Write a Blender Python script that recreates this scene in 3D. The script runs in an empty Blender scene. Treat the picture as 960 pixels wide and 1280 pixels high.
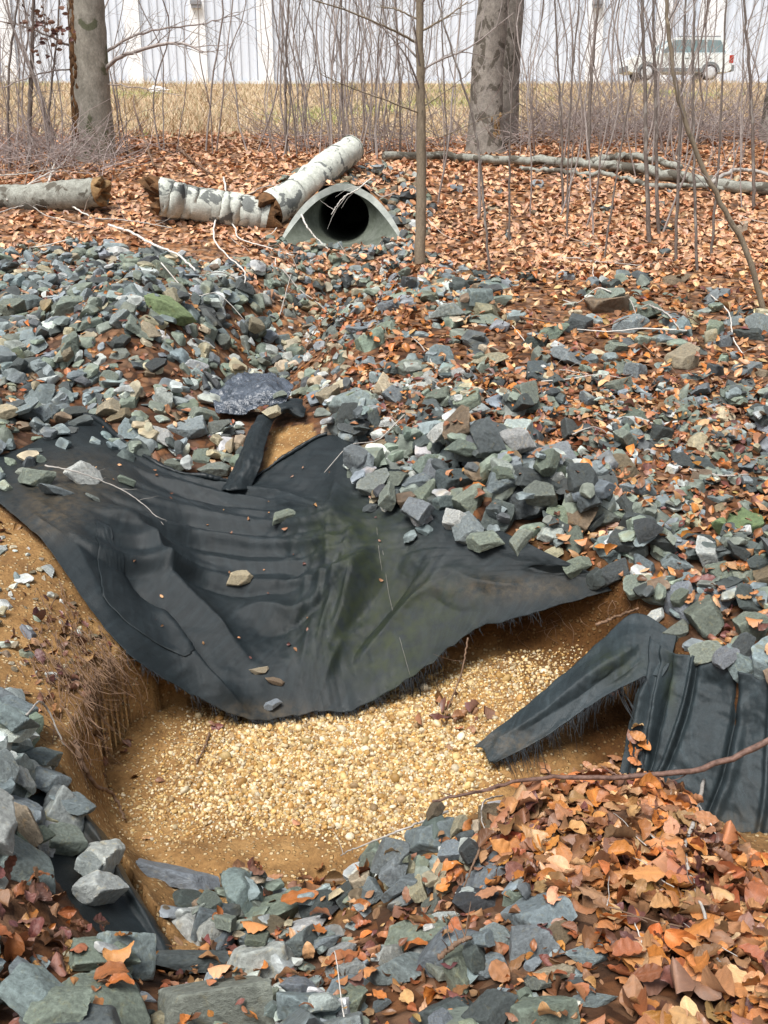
import bpy, math, random
import numpy as np
from mathutils import Vector, Matrix, noise as mnoise
from mathutils.bvhtree import BVHTree

random.seed(7); rng = np.random.default_rng(11)
C = bpy.context.scene.collection
TH = math.radians(20.0); F = 1256.0; EZ = 1.7
ct, st = math.cos(TH), math.sin(TH)

# ------------------------------------------------------------------ camera mapping (photo pixels 960x1280 -> points in the place)
def ray(u, v):
    a = (u-480.0)/F; b = (640.0-v)/F
    return np.array([a, ct+b*st, -st+b*ct])
def P(u, v, Y):
    d = ray(u, v); return d*(Y/d[1]) + np.array([0, 0, EZ])
def PZ(u, v, z):
    d = ray(u, v); return d*(z/d[2]) + np.array([0, 0, EZ])      # z measured from the eye
def proj(p):
    p = np.asarray(p, float).reshape(-1, 3) - np.array([0, 0, EZ])
    dep = p[:, 1]*ct - p[:, 2]*st
    dep = np.where(dep < 0.05, 0.05, dep)
    return np.stack([480+F*p[:, 0]/dep, 640-F*(p[:, 1]*st+p[:, 2]*ct)/dep, dep], 1)

# ------------------------------------------------------------------ materials
class NT:
    def __init__(s, name):
        s.m = bpy.data.materials.new(name); s.m.use_nodes = True
        s.t = s.m.node_tree; s.n = s.t.nodes
        s.b = s.n['Principled BSDF']
    def new(s, typ, **kw):
        n = s.n.new(typ)
        for k, v in kw.items():
            if k in n.inputs: n.inputs[k].default_value = v
            else: setattr(n, k, v)
        return n
    def link(s, a, b): s.t.links.new(a, b)
    def noise(s, scale, detail=4, rough=.6, vec=None, dist=0):
        n = s.new('ShaderNodeTexNoise'); n.inputs['Scale'].default_value = scale
        n.inputs['Detail'].default_value = detail; n.inputs['Roughness'].default_value = rough
        n.inputs['Distortion'].default_value = dist
        if vec is None: vec = s.obj()
        s.link(vec, n.inputs['Vector']); return n.outputs['Fac']
    def vor(s, scale, feature='F1', vec=None, out='Distance', rnd=1):
        n = s.new('ShaderNodeTexVoronoi'); n.feature = feature
        n.inputs['Scale'].default_value = scale; n.inputs['Randomness'].default_value = rnd
        s.link(vec if vec is not None else s.obj(), n.inputs['Vector']); return n.outputs[out]
    def obj(s):
        if not hasattr(s, '_tc'): s._tc = s.new('ShaderNodeTexCoord')
        return s._tc.outputs['Object']
    def geo(s):
        if not hasattr(s, '_g'): s._g = s.new('ShaderNodeNewGeometry')
        return s._g
    def ramp(s, fac, stops):
        n = s.new('ShaderNodeValToRGB'); e = n.color_ramp.elements
        while len(e) < len(stops): e.new(.5)
        for i, (p, c) in enumerate(stops):
            e[i].position = p; e[i].color = (*c, 1) if isinstance(c, tuple) else (c, c, c, 1)
        s.link(fac, n.inputs['Fac']); return n.outputs['Color']
    def mix(s, fac, a, b, mode='MIX'):
        n = s.new('ShaderNodeMix'); n.data_type = 'RGBA'; n.blend_type = mode
        for k, val in ((0, fac), (6, a), (7, b)):
            sock = n.inputs[k]
            if isinstance(val, (int, float)): sock.default_value = val if k == 0 else (val, val, val, 1)
            elif isinstance(val, tuple): sock.default_value = (*val, 1)
            else: s.link(val, sock)
        return n.outputs[2]
    def math(s, op, a, b=None, c=None):
        n = s.new('ShaderNodeMath'); n.operation = op
        for i, val in enumerate((a, b, c)):
            if val is None: continue
            if isinstance(val, (int, float)): n.inputs[i].default_value = val
            else: s.link(val, n.inputs[i])
        return n.outputs[0]
    def attr(s, name, out='Color'):
        n = s.new('ShaderNodeAttribute'); n.attribute_name = name; return n.outputs[out]
    def bump(s, h, strength=.5, dist=.01, prev=None):
        n = s.new('ShaderNodeBump'); n.inputs['Strength'].default_value = strength
        n.inputs['Distance'].default_value = dist
        s.link(h, n.inputs['Height'])
        if prev is not None: s.link(prev, n.inputs['Normal'])
        return n.outputs['Normal']
    def out(s, col=None, rough=.8, nrm=None, spec=.3, **kw):
        if col is not None:
            if isinstance(col, tuple): s.b.inputs['Base Color'].default_value = (*col, 1)
            else: s.link(col, s.b.inputs['Base Color'])
        if isinstance(rough, (int, float)): s.b.inputs['Roughness'].default_value = rough
        else: s.link(rough, s.b.inputs['Roughness'])
        s.b.inputs['Specular IOR Level'].default_value = spec
        if nrm is not None: s.link(nrm, s.b.inputs['Normal'])
        for k, v in kw.items(): s.b.inputs[k.replace('_', ' ')].default_value = v
        return s.m

M = {}
def rock_mat(name, col_source):
    t = NT(name)
    if col_source == 'object':
        oi = t.new('ShaderNodeObjectInfo'); col = oi.outputs['Color']; vec = t.obj()
        ad = t.new('ShaderNodeVectorMath'); ad.operation = 'ADD'
        t.link(vec, ad.inputs[0]); t.link(oi.outputs['Location'], ad.inputs[1]); vec = ad.outputs[0]
    else:
        col = t.attr('col'); vec = t.obj()
    n1 = t.noise(14, 8, .68, vec); n2 = t.noise(90, 6, .7, vec); n3 = t.noise(7, 5, .6, vec, .6)
    c = t.mix(1, col, t.ramp(n1, [(.28, .55), (.5, .95), (.74, 1.4)]), 'MULTIPLY')
    c = t.mix(1, c, t.ramp(n2, [(.3, .85), (.7, 1.14)]), 'MULTIPLY')
    vein = t.ramp(t.vor(9, 'DISTANCE_TO_EDGE', vec), [(0, .0), (.012, .0), (.03, 1)])
    c = t.mix(t.ramp(n3, [(.56, 0.), (.68, .5)]), c, t.mix(1, c, (1.25, 1.02, .68), 'MULTIPLY'))
    lich = t.ramp(t.noise(34, 5, .75, vec), [(.66, 0.), (.74, .3)])
    c = t.mix(lich, c, (.36, .42, .37))
    # edges catch light: worn corners are paler
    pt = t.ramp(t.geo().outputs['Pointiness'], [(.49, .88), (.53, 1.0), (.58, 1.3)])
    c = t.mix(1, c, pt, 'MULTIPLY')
    h = t.math('ADD', t.math('MULTIPLY', n1, .8), t.math('MULTIPLY', n2, .35))
    b = t.bump(h, .7, .022)
    return t.out(c, t.ramp(n2, [(.3, .42), (.7, .75)]), b, .35)
M['rock'] = rock_mat('slate_rock', 'object'); M['rock_stuff'] = rock_mat('slate_rubble', 'attr')

def leaf_mat(name, src):
    t = NT(name)
    col = t.new('ShaderNodeObjectInfo').outputs['Color'] if src == 'object' else t.attr('col')
    n = t.noise(60, 4, .7); n2 = t.noise(300, 2, .5)
    c = t.mix(1, col, t.ramp(n, [(.3, .6), (.55, 1.0), (.75, 1.25)]), 'MULTIPLY')
    c = t.mix(t.ramp(n, [(.62, 0.), (.72, .55)]), c, t.mix(1, c, (.5, .38, .36), 'MULTIPLY'))
    bf = t.geo().outputs['Backfacing']
    c = t.mix(bf, c, t.mix(.22, c, (.48, .30, .18)))
    vein = t.attr('vein', 'Fac')
    c = t.mix(t.math('MULTIPLY', vein, .55), c, t.mix(1, c, (1.5, 1.4, 1.25), 'MULTIPLY'))
    b = t.bump(t.math('ADD', t.math('MULTIPLY', n2, .3), vein), .5, .003)
    t.out(c, .42, b, .4)
    return t.m
M['leaf'] = leaf_mat('dead_leaf', 'object'); M['leaf_stuff'] = leaf_mat('leaf_litter', 'attr')

def ground_mat():
    t = NT('ground')
    msk = t.new('ShaderNodeSeparateColor'); t.link(t.attr('mask'), msk.inputs[0])
    soil, grass, wet = msk.outputs[0], msk.outputs[1], msk.outputs[2]
    # leaf litter: overlapping flakes of leaf colour with dark gaps
    vc = t.vor(16, 'F1', out='Color'); vd = t.vor(16, 'F1'); sp = t.new('ShaderNodeSeparateColor'); t.link(vc, sp.inputs[0])
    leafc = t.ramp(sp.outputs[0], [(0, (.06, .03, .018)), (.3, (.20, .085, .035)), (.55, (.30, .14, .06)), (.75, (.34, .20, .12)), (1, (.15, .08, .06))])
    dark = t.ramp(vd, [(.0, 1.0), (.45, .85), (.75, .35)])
    lit = t.mix(1, t.mix(1, leafc, t.mix(t.attr('dry', 'Fac'), (.72, .66, .62), (1.6, 1.65, 1.65)), 'MULTIPLY'), dark, 'MULTIPLY')  # litter colour scaled by distance: darker near, paler far
    lit = t.mix(t.ramp(t.noise(3, 5, .7), [(.4, 0.), (.65, .6)]), lit, (.07, .045, .03))
    # sandy ochre subsoil
    n1 = t.noise(5, 8, .7); n2 = t.noise(60, 6, .75)
    so = t.ramp(n1, [(.25, (.12, .062, .026)), (.5, (.28, .155, .058)), (.75, (.42, .255, .105))])
    so = t.mix(1, so, t.ramp(n2, [(.25, .55), (.5, 1.0), (.8, 1.4)]), 'MULTIPLY')
    pc = t.vor(48, 'F1', out='Color'); pd = t.vor(48, 'F1')
    sp2 = t.new('ShaderNodeSeparateColor'); t.link(pc, sp2.inputs[0])
    pcol = t.ramp(sp2.outputs[1], [(0, (.34, .19, .07)), (.5, (.52, .36, .17)), (1, (.62, .5, .32))])
    pm = t.math('MULTIPLY', t.ramp(pd, [(.30, 1.0), (.42, 0.)]), t.ramp(sp2.outputs[2], [(.45, 0.), (.55, 1.)]))
    so = t.mix(pm, so, pcol)
    so = t.mix(wet, so, t.mix(1, so, (.30, .235, .17), 'MULTIPLY'))
    # dry winter turf
    gn = t.noise(2.2, 6, .7); g2 = t.noise(40, 5, .7)
    gr = t.ramp(gn, [(.3, (.24, .20, .10)), (.45, (.40, .29, .17)), (.7, (.50, .38, .24))])
    gr = t.mix(1, gr, t.ramp(g2, [(.3, .6), (.7, 1.25)]), 'MULTIPLY')
    c = t.mix(soil, lit, so); c = t.mix(grass, c, gr)
    h = t.math('ADD', t.math('MULTIPLY', n2, .5), t.math('MULTIPLY', t.math('MULTIPLY', pm, soil), .6))
    b = t.bump(h, .9, .022)
    return t.out(c, .85, b, .2)
M['ground'] = ground_mat()

def fabric_mat(name='black_geotextile', gain=1.):
    t = NT(name)
    msk = t.new('ShaderNodeSeparateColor'); t.link(t.attr('mask'), msk.inputs[0])
    moss, dust = msk.outputs[0], msk.outputs[1]
    n = t.noise(5, 7, .65); n2 = t.noise(260, 4, .8)
    c = t.ramp(n, [(.25, (.0105, .0150, .0170)), (.55, (.0145, .0200, .0225)), (.8, (.020, .0265, .0295))])
    c = t.mix(1, c, t.ramp(n2, [(.3, .6), (.7, 1.5)]), 'MULTIPLY')
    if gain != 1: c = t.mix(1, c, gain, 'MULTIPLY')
    mpf = t.new('ShaderNodeMapping'); mpf.inputs['Scale'].default_value = (26, 3, 1); t.link(t.attr('uvw', 'Vector'), mpf.inputs['Vector'])
    stk = t.noise(1.0, 6, .7, mpf.outputs[0])
    c = t.mix(1, c, t.ramp(stk, [(.3, .72), (.5, 1.0), (.72, 1.55)]), 'MULTIPLY')
    c = t.mix(t.math('MULTIPLY', moss, t.ramp(t.noise(16, 5, .7), [(.35, .05), (.7, .8)])), c, (.030, .039, .012))
    c = t.mix(t.math('MULTIPLY', dust, t.ramp(t.noise(24, 6, .75), [(.35, 0.), (.7, .8)])), c, (.10, .075, .045))
    w1 = t.new('ShaderNodeTexWave'); w1.wave_type = 'BANDS'; w1.bands_direction = 'X'
    w2 = t.new('ShaderNodeTexWave'); w2.wave_type = 'BANDS'; w2.bands_direction = 'Y'
    uv = t.attr('uvw', 'Vector')
    for w in (w1, w2):
        w.inputs['Scale'].default_value = 95; w.inputs['Distortion'].default_value = .6; t.link(uv, w.inputs['Vector'])
    wv = t.math('ADD', w1.outputs['Fac'], w2.outputs['Fac'])
    c = t.mix(1, c, t.ramp(t.math('MULTIPLY', wv, .5), [(.2, .78), (.8, 1.2)]), 'MULTIPLY')
    b = t.bump(wv, .35, .0015); b = t.bump(n2, .2, .002, b)
    m = t.out(c, .43, b, .28)
    t.b.inputs['Sheen Weight'].default_value = .0; t.b.inputs['Sheen Roughness'].default_value = .45
    return m
M['fabric'] = fabric_mat(); M['brightened'] = fabric_mat('brightened_black_geotextile', 1.75)  # same cloth, colour brightened to make up for less sun on curtain and flap

def simple(name, a, b, scale=20, rough=.8, bump=.4, dist=.01, spec=.3, stretch=None, **kw):
    t = NT(name); vec = t.obj()
    if stretch:
        mp = t.new('ShaderNodeMapping'); mp.inputs['Scale'].default_value = stretch
        t.link(vec, mp.inputs['Vector']); vec = mp.outputs[0]
    n = t.noise(scale, 7, .68, vec)
    c = t.ramp(n, [(.3, a), (.7, b)])
    return t.out(c, rough, t.bump(n, bump, dist), spec, **kw)
M['fray'] = simple('frayed_thread', (.010, .012, .014), (.03, .036, .042), 60, .6)
def plastic():
    t = NT('wet_black_plastic'); n = t.noise(9, 6, .65)
    c = t.ramp(n, [(.3, (.03, .038, .05)), (.7, (.10, .12, .15))])
    return t.out(c, .22, t.bump(n, .8, .03), .7)
M['plastic'] = plastic()
M['concrete'] = simple('weathered_concrete', (.20, .22, .20), (.40, .42, .385), 9, .85, .4, .01)
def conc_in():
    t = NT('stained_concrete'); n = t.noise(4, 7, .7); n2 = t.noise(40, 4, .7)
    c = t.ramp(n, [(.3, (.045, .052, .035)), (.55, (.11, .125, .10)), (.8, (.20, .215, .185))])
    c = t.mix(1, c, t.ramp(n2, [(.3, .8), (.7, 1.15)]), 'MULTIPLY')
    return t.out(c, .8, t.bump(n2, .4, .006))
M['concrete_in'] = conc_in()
M['dark_void'] = simple('pipe_dark', (.012, .012, .012), (.02, .02, .018), 8, .9)
def bark(name, a, b, patch, thr=.55, scale=5, stretch=(1, 1, .35), rough=.85):
    t = NT(name); mp = t.new('ShaderNodeMapping'); mp.inputs['Scale'].default_value = stretch
    t.link(t.obj(), mp.inputs['Vector']); v = mp.outputs[0]
    n = t.noise(scale*3, 7, .7, v); p = t.noise(scale, 4, .55, v, .5); f = t.noise(scale*14, 4, .7, v)
    c = t.ramp(n, [(.3, a), (.7, b)])
    c = t.mix(t.ramp(p, [(thr, 0.), (thr+.03, 1.)]), c, patch)
    c = t.mix(1, c, t.ramp(f, [(.3, .72), (.7, 1.2)]), 'MULTIPLY')
    return t.out(c, rough, t.bump(t.math('ADD', n, t.math('MULTIPLY', f, .4)), .6, .012), .2)
M['beech'] = bark('beech_bark', (.17, .15, .13), (.38, .345, .30), (.12, .105, .085), .55, 5, (1, 1, .8))
M['mossy_beech'] = bark('mossy_beech_bark', (.20, .185, .15), (.42, .39, .33), (.13, .135, .085), .58, 3.5, (1, 1, .6))
M['pale_bark'] = bark('pale_peeling_bark', (.40, .42, .37), (.68, .70, .63), (.17, .18, .17), .55, 5.5, (1, 1, 1))
M['old_log'] = bark('lichen_bark', (.16, .155, .13), (.40, .41, .36), (.11, .10, .08), .55, 5, (1, 1, 1))
M['sapling'] = bark('sapling_bark', (.27, .225, .205), (.44, .385, .355), (.48, .44, .41), .62, 9)
M['sapling_dark'] = bark('dark_sapling_bark', (.13, .105, .09), (.25, .21, .185), (.32, .29, .26), .6, 9)
M['pole'] = bark('slender_trunk_bark', (.19, .15, .105), (.31, .25, .18), (.14, .115, .085), .62, 9)
M['twig_grey'] = simple('dry_grey_twig', (.26, .235, .21), (.50, .47, .43), 30, .8)
M['twig_white'] = simple('bleached_twig', (.48, .45, .40), (.74, .71, .66), 30, .8)
M['twig_brown'] = simple('brown_twig', (.10, .06, .04), (.22, .14, .09), 30, .7)
M['twig_red'] = simple('wet_red_brown_branch', (.055, .03, .022), (.22, .13, .10), 40, .6, .8, .004)
M['root'] = simple('fine_root', (.09, .055, .035), (.26, .16, .10), 40, .85)
M['rot'] = simple('rotten_wood', (.06, .032, .015), (.42, .265, .12), 9, .9, .8, .03)
M['rot_dark'] = simple('dark_rotten_wood', (.025, .015, .008), (.22, .11, .045), 10, .9, .8, .03)
def gravel_mat():
    t = NT('cream_gravel'); n = t.noise(120, 4, .7)
    c = t.mix(1, t.attr('col'), t.ramp(n, [(.3, .72), (.7, 1.2)]), 'MULTIPLY')
    return t.out(c, .55, t.bump(n, .3, .002), .35)
M['gravel'] = gravel_mat()
def attr_mat(name, rough=.85, spec=.15):
    t = NT(name); return t.out(t.attr('col'), rough, None, spec)
M['grass'] = attr_mat('dry_grass')
M['brush'] = attr_mat('twiggy_brush')
M['panel'] = simple('white_ribbed_metal', (.62, .67, .75), (.67, .72, .79), 1.5, .55, .05)
M['pilaster'] = simple('white_pilaster_panel', (.80, .83, .86), (.85, .87, .90), 1.5, .5, .05)
M['car_paint'] = simple('silver_white_paint', (.74, .80, .80), (.80, .85, .85), 3, .3, .02, .001, .5)
M['car_glass'] = simple('dark_car_glass', (.17, .25, .27), (.24, .32, .34), 3, .1, .0, .001, .6)
M['rubber'] = simple('tyre_rubber', (.03, .03, .032), (.06, .06, .062), 20, .8)
M['alloy'] = simple('alloy_wheel', (.5, .52, .54), (.6, .62, .64), 8, .35)
M['trim'] = simple('grey_plastic_trim', (.16, .18, .19), (.22, .24, .25), 12, .6)
M['lamp_red'] = simple('red_lamp_lens', (.35, .03, .02), (.45, .05, .03), 6, .25)
M['lamp_clear'] = simple('clear_lamp_lens', (.65, .66, .64), (.8, .8, .78), 6, .2)
M['fixture'] = simple('grey_metal_fixture', (.22, .23, .25), (.32, .33, .35), 10, .5)
M['paper'] = simple('white_litter', (.8, .8, .8), (.88, .88, .88), 10, .6)

# ------------------------------------------------------------------ mesh tools
def mesh_np(name, V, polys, mat, smooth=True, col=None, attrs=None, parent=None, link=True):
    """polys: list of (n,k) int arrays"""
    me = bpy.data.meshes.new(name)
    V = np.ascontiguousarray(V, dtype=np.float32); me.vertices.add(len(V)); me.vertices.foreach_set('co', V.ravel())
    polys = [np.asarray(p, dtype=np.int32) for p in polys if len(p)]
    loops = np.concatenate([p.ravel() for p in polys]); cnt = np.concatenate([np.full(len(p), p.shape[1], np.int32) for p in polys])
    starts = np.concatenate([[0], np.cumsum(cnt)[:-1]]).astype(np.int32)
    me.loops.add(len(loops)); me.loops.foreach_set('vertex_index', loops)
    me.polygons.add(len(cnt)); me.polygons.foreach_set('loop_start', starts); me.polygons.foreach_set('loop_total', cnt)
    me.polygons.foreach_set('use_smooth', np.full(len(cnt), smooth))
    me.update(calc_edges=True)
    if col is not None:
        a = me.attributes.new('col', 'FLOAT_COLOR', 'POINT')
        c4 = np.ones((len(V), 4), np.float32); c4[:, :3] = col; a.data.foreach_set('color', c4.ravel())
    for k, (typ, arr) in (attrs or {}).items():
        a = me.attributes.new(k, typ, 'POINT')
        if typ == 'FLOAT_COLOR':
            c4 = np.ones((len(V), 4), np.float32); c4[:, :3] = arr; a.data.foreach_set('color', c4.ravel())
        elif typ == 'FLOAT_VECTOR': a.data.foreach_set('vector', np.ascontiguousarray(arr, np.float32).ravel())
        else: a.data.foreach_set('value', np.ascontiguousarray(arr, np.float32).ravel())
    if mat is not None: me.materials.append(mat)
    me.validate()
    o = bpy.data.objects.new(name, me)
    if link: C.objects.link(o)
    if parent is not None: o.parent = parent
    return o
def tag(o, label=None, cat=None, group=None, kind=None):
    if label: o['label'] = label
    if cat: o['category'] = cat
    if group: o['group'] = group
    if kind: o['kind'] = kind
    return o
def thing(name, loc, label, cat, group=None):
    o = bpy.data.objects.new(name, None); C.objects.link(o); o.location = loc; o.empty_display_size = .1
    return tag(o, label, cat, group)

class Acc:
    """collects shapes for one mesh"""
    def __init__(s): s.V = []; s.Q = []; s.T = []; s.c = []; s.n = 0
    def add(s, V, Q=None, T=None, col=None):
        V = np.asarray(V, float)
        if Q is not None and len(Q): s.Q.append(np.asarray(Q)+s.n)
        if T is not None and len(T): s.T.append(np.asarray(T)+s.n)
        s.V.append(V); s.n += len(V)
        if col is not None:
            c = np.asarray(col, float); s.c.append(np.broadcast_to(c, (len(V), 3)))
    def build(s, name, mat, parent=None, smooth=True, attrs=None):
        polys = ([np.concatenate(s.Q)] if s.Q else []) + ([np.concatenate(s.T)] if s.T else [])
        V = np.concatenate(s.V)
        if parent is not None: V = V-np.array(parent.location)
        return mesh_np(name, V, polys, mat, smooth, np.concatenate(s.c) if s.c else None, attrs, parent)
def cr(pts, n):
    """catmull-rom through points, n samples"""
    p = np.asarray(pts, float)
    if len(p) == 2: t = np.linspace(0, 1, n)[:, None]; return p[0]*(1-t)+p[1]*t
    q = np.vstack([2*p[0]-p[1], p, 2*p[-1]-p[-2]])
    t = np.linspace(0, len(p)-1-1e-9, n); i = t.astype(int); f = (t-i)[:, None]
    a, b, c, d = q[i], q[i+1], q[i+2], q[i+3]
    return .5*((2*b)+(-a+c)*f+(2*a-5*b+4*c-d)*f*f+(-a+3*b-3*c+d)*f**3)
def tube(acc, pts, r0, r1, n=None, sides=6, jit=0., col=None, cap=True, rfun=None, bumpy=0.):
    n = n or max(4, len(pts)*4)
    L = cr(pts, n)
    if jit: L = L+np.vstack([np.zeros(3), rng.normal(0, jit, (n-1, 3))])
    T = np.gradient(L, axis=0); T /= np.linalg.norm(T, axis=1)[:, None]+1e-9
    up = np.array([0, 0, 1.]) if abs(T[:, 2]).mean() < .8 else np.array([0, 1., 0])
    A = np.cross(T, up); A /= np.linalg.norm(A, axis=1)[:, None]+1e-9
    B = np.cross(A, T)
    t = np.linspace(0, 1, n); r = r0+(r1-r0)*t
    if rfun is not None: r = r*rfun(t)
    ang = np.linspace(0, 2*np.pi, sides, endpoint=False)
    R = r[:, None]*np.ones(sides)
    if bumpy: R = R*(1+rng.normal(0, bumpy, (n, sides)))
    V = L[:, None, :]+R[:, :, None]*(np.cos(ang)[None, :, None]*A[:, None, :]+np.sin(ang)[None, :, None]*B[:, None, :])
    V = V.reshape(-1, 3)
    i = np.arange(n-1)[:, None]*sides; j = np.arange(sides)[None, :]; k = (j+1) % sides
    Q = np.stack([i+j, i+k, i+sides+k, i+sides+j], -1).reshape(-1, 4)
    T3 = []
    if cap:
        V = np.vstack([V, L[0], L[-1]]); a, b = n*sides, n*sides+1
        for q in range(sides):
            T3.append((a, (q+1) % sides, q)); e = (n-1)*sides; T3.append((b, e+q, e+(q+1) % sides))
    acc.add(V, Q, T3, col)
    return L
def box(acc, lo, hi):
    x0, y0, z0 = lo; x1, y1, z1 = hi
    V = [(x0,y0,z0),(x1,y0,z0),(x1,y1,z0),(x0,y1,z0),(x0,y0,z1),(x1,y0,z1),(x1,y1,z1),(x0,y1,z1)]
    acc.add(V, [(0,3,2,1),(4,5,6,7),(0,1,5,4),(1,2,6,5),(2,3,7,6),(3,0,4,7)])

# icosphere tables (own maths, no operators)
def ico(sub):
    p = (1+5**.5)/2
    V = [(-1,p,0),(1,p,0),(-1,-p,0),(1,-p,0),(0,-1,p),(0,1,p),(0,-1,-p),(0,1,-p),(p,0,-1),(p,0,1),(-p,0,-1),(-p,0,1)]
    Fc = [(0,11,5),(0,5,1),(0,1,7),(0,7,10),(0,10,11),(1,5,9),(5,11,4),(11,10,2),(10,7,6),(7,1,8),(3,9,4),(3,4,2),(3,2,6),(3,6,8),(3,8,9),(4,9,5),(2,4,11),(6,2,10),(8,6,7),(9,8,1)]
    V = [np.array(v)/np.linalg.norm(v) for v in V]
    for _ in range(sub):
        cache = {}; nf = []
        def mid(a, b):
            k = (min(a, b), max(a, b))
            if k not in cache:
                m = V[a]+V[b]; V.append(m/np.linalg.norm(m)); cache[k] = len(V)-1
            return cache[k]
        for a, b, c in Fc:
            x, y, z = mid(a, b), mid(b, c), mid(c, a); nf += [(a, x, z), (b, y, x), (c, z, y), (x, y, z)]
        Fc = nf
    return np.array(V), np.array(Fc)
ICO1, ICO2, ICO4 = ico(1), ico(2), ico(4)

def inpoly(px, py, poly):
    poly = np.asarray(poly, float); x, y = np.asarray(px, float), np.asarray(py, float)
    r = np.zeros(x.shape, bool); n = len(poly); j = n-1
    for i in range(n):
        xi, yi = poly[i, 0], poly[i, 1]; xj, yj = poly[j, 0], poly[j, 1]
        c = ((yi > y) != (yj > y)) & (x < (xj-xi)*(y-yi)/(yj-yi+1e-12)+xi); r ^= c; j = i
    return r
def segdist(px, py, poly, closed=True):
    poly = np.asarray(poly, float); d = np.full(np.shape(px), 1e9); n = len(poly)
    for i in range(n if closed else n-1):
        a = poly[i, :2]; b = poly[(i+1) % n, :2]; ab = b-a
        t = np.clip(((px-a[0])*ab[0]+(py-a[1])*ab[1])/(ab@ab+1e-12), 0, 1)
        d = np.minimum(d, np.hypot(px-a[0]-t*ab[0], py-a[1]-t*ab[1]))
    return d
def sstep(a, b, x):
    t = np.clip((x-a)/(b-a), 0, 1); return t*t*(3-2*t)
# cheap vectorised value noise
_perm = rng.random((256, 256))
def vnoise(x, y, s, oct=4):
    x = np.asarray(x)*s+71.3; y = np.asarray(y)*s+33.7; o = 0; amp = 1; tot = 0
    for _ in range(oct):
        xi = np.floor(x).astype(int); yi = np.floor(y).astype(int); fx = x-xi; fy = y-yi
        fx = fx*fx*(3-2*fx); fy = fy*fy*(3-2*fy)
        g = lambda a, b: _perm[a % 256, b % 256]
        o = o+amp*((g(xi, yi)*(1-fx)+g(xi+1, yi)*fx)*(1-fy)+(g(xi, yi+1)*(1-fx)+g(xi+1, yi+1)*fx)*fy)
        tot += amp; amp *= .5; x = x*2.03+9.1; y = y*2.03+5.7
    return o/tot-.5
# ------------------------------------------------------------------ black fabric sheets (control points before the ground, which is fitted to them)
def grid_surface(cols, nr, nc):
    """cols: list of columns of 3-D points -> (nr,nc,3)"""
    A = np.stack([cr(c, nr) for c in cols], 1)                # nr x ncols x 3
    return np.stack([cr(A[i], nc) for i in range(nr)], 0)
def normals(G):
    n = np.cross(np.gradient(G, axis=1), np.gradient(G, axis=0)); n /= np.linalg.norm(n, axis=2)[..., None]+1e-9
    n[n[..., 2] < 0] *= -1
    return n
def fold_field(G, folds):
    uv = proj(G); d = np.zeros(len(uv))
    for pts, amp, w in folds:
        pl = cr([(a, b, 0) for a, b in pts], 24)
        dist = segdist(uv[:, 0], uv[:, 1], pl, False)
        e = np.minimum(np.hypot(uv[:, 0]-pl[0, 0], uv[:, 1]-pl[0, 1]), np.hypot(uv[:, 0]-pl[-1, 0], uv[:, 1]-pl[-1, 1]))
        env = sstep(0, 80, e)*.92+.08; d += amp*env*np.exp(-(dist/(w*1.25))**1.15)
    return d.reshape(G.shape[:2])
colsA_uv = [
 [(-70,590),(-60,600),(-50,606),(-40,610),(-28,612),(-15,612)],
 [(30,560),(40,590),(45,620),(50,645),(54,665),(58,688)],
 [(108,522),(112,570),(115,625),(125,690),(136,755),(150,808)],
 [(170,570),(178,620),(190,680),(205,745),(220,815),(236,866)],
 [(225,602),(235,650),(252,710),(272,775),(296,840),(322,902)],
 [(270,613),(290,660),(318,715),(345,775),(368,835),(385,890)],
 [(310,604),(345,650),(382,705),(412,765),(432,825),(445,886)],
 [(360,571),(408,620),(450,675),(482,730),(505,785),(522,842)],
 [(410,545),(465,600),(515,655),(550,705),(575,750),(592,790)],
 [(450,560),(520,620),(585,672),(640,702),(675,724),(700,757)],
 [(520,600),(600,650),(670,685),(715,705),(745,720),(765,738)]]
zt = [-1.74,-1.74,-1.72,-1.86,-1.97,-2.02,-1.99,-1.87,-1.76,-1.80,-1.83]
zb = [-1.76,-1.88,-2.15,-2.42,-2.60,-2.61,-2.59,-2.43,-2.25,-2.11,-2.02]
SS = [0,.15,.33,.53,.75,1]
colsA = [[PZ(u, v, zt[i]+(zb[i]-zt[i])*SS[k]) for k, (u, v) in enumerate(c)] for i, c in enumerate(colsA_uv)]
GA = grid_surface(colsA, 170, 300)
foldsA = [
 ([(275,775),(320,764),(370,770),(430,742),(485,690)], .045, 11), ([(300,795),(350,791),(405,762),(455,725)], -.035, 9),
 ([(80,655),(165,675),(220,745),(280,800),(325,835)], .05, 12), ([(140,700),(200,760),(243,815),(300,885)], -.06, 9), ([(165,722),(215,790),(262,850),(318,902)], .055, 8),
 ([(480,765),(430,805),(392,885)], .03, 11), ([(478,680),(440,760),(405,820)], .03, 10), ([(540,700),(600,730),(690,735)], .02, 10), ([(520,720),(560,760),(620,765)], -.016, 12), ([(60,640),(110,720),(150,790)], .018, 12)]
_r = np.random.default_rng(5)
for q in np.linspace(0, 1, 9):                        # long folds sagging from the left edge to the middle and on up to the right corner
    y0 = 545+q*85; x0_ = 112-q*90; ym = 612+q*112+_r.normal(0, 5)
    foldsA.append(([(x0_, y0), (x0_+75, (y0+ym)/2+10), (250+_r.normal(0, 12)+q*25, ym), (345+q*15, ym+14-q*8), (415+q*30, 640+q*75+_r.normal(0, 5)), (425+q*55, 575+q*95)], (.026+.02*_r.random()), 6+5*_r.random()))
    foldsA.append(([(x0_+14, y0+5), (x0_+85, (y0+ym)/2+19), (255+q*25, ym+11), (335+q*15, ym+22-q*8), (390+q*20, 665+q*70)], -(.012+.018*_r.random()), 5+4*_r.random()))
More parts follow.
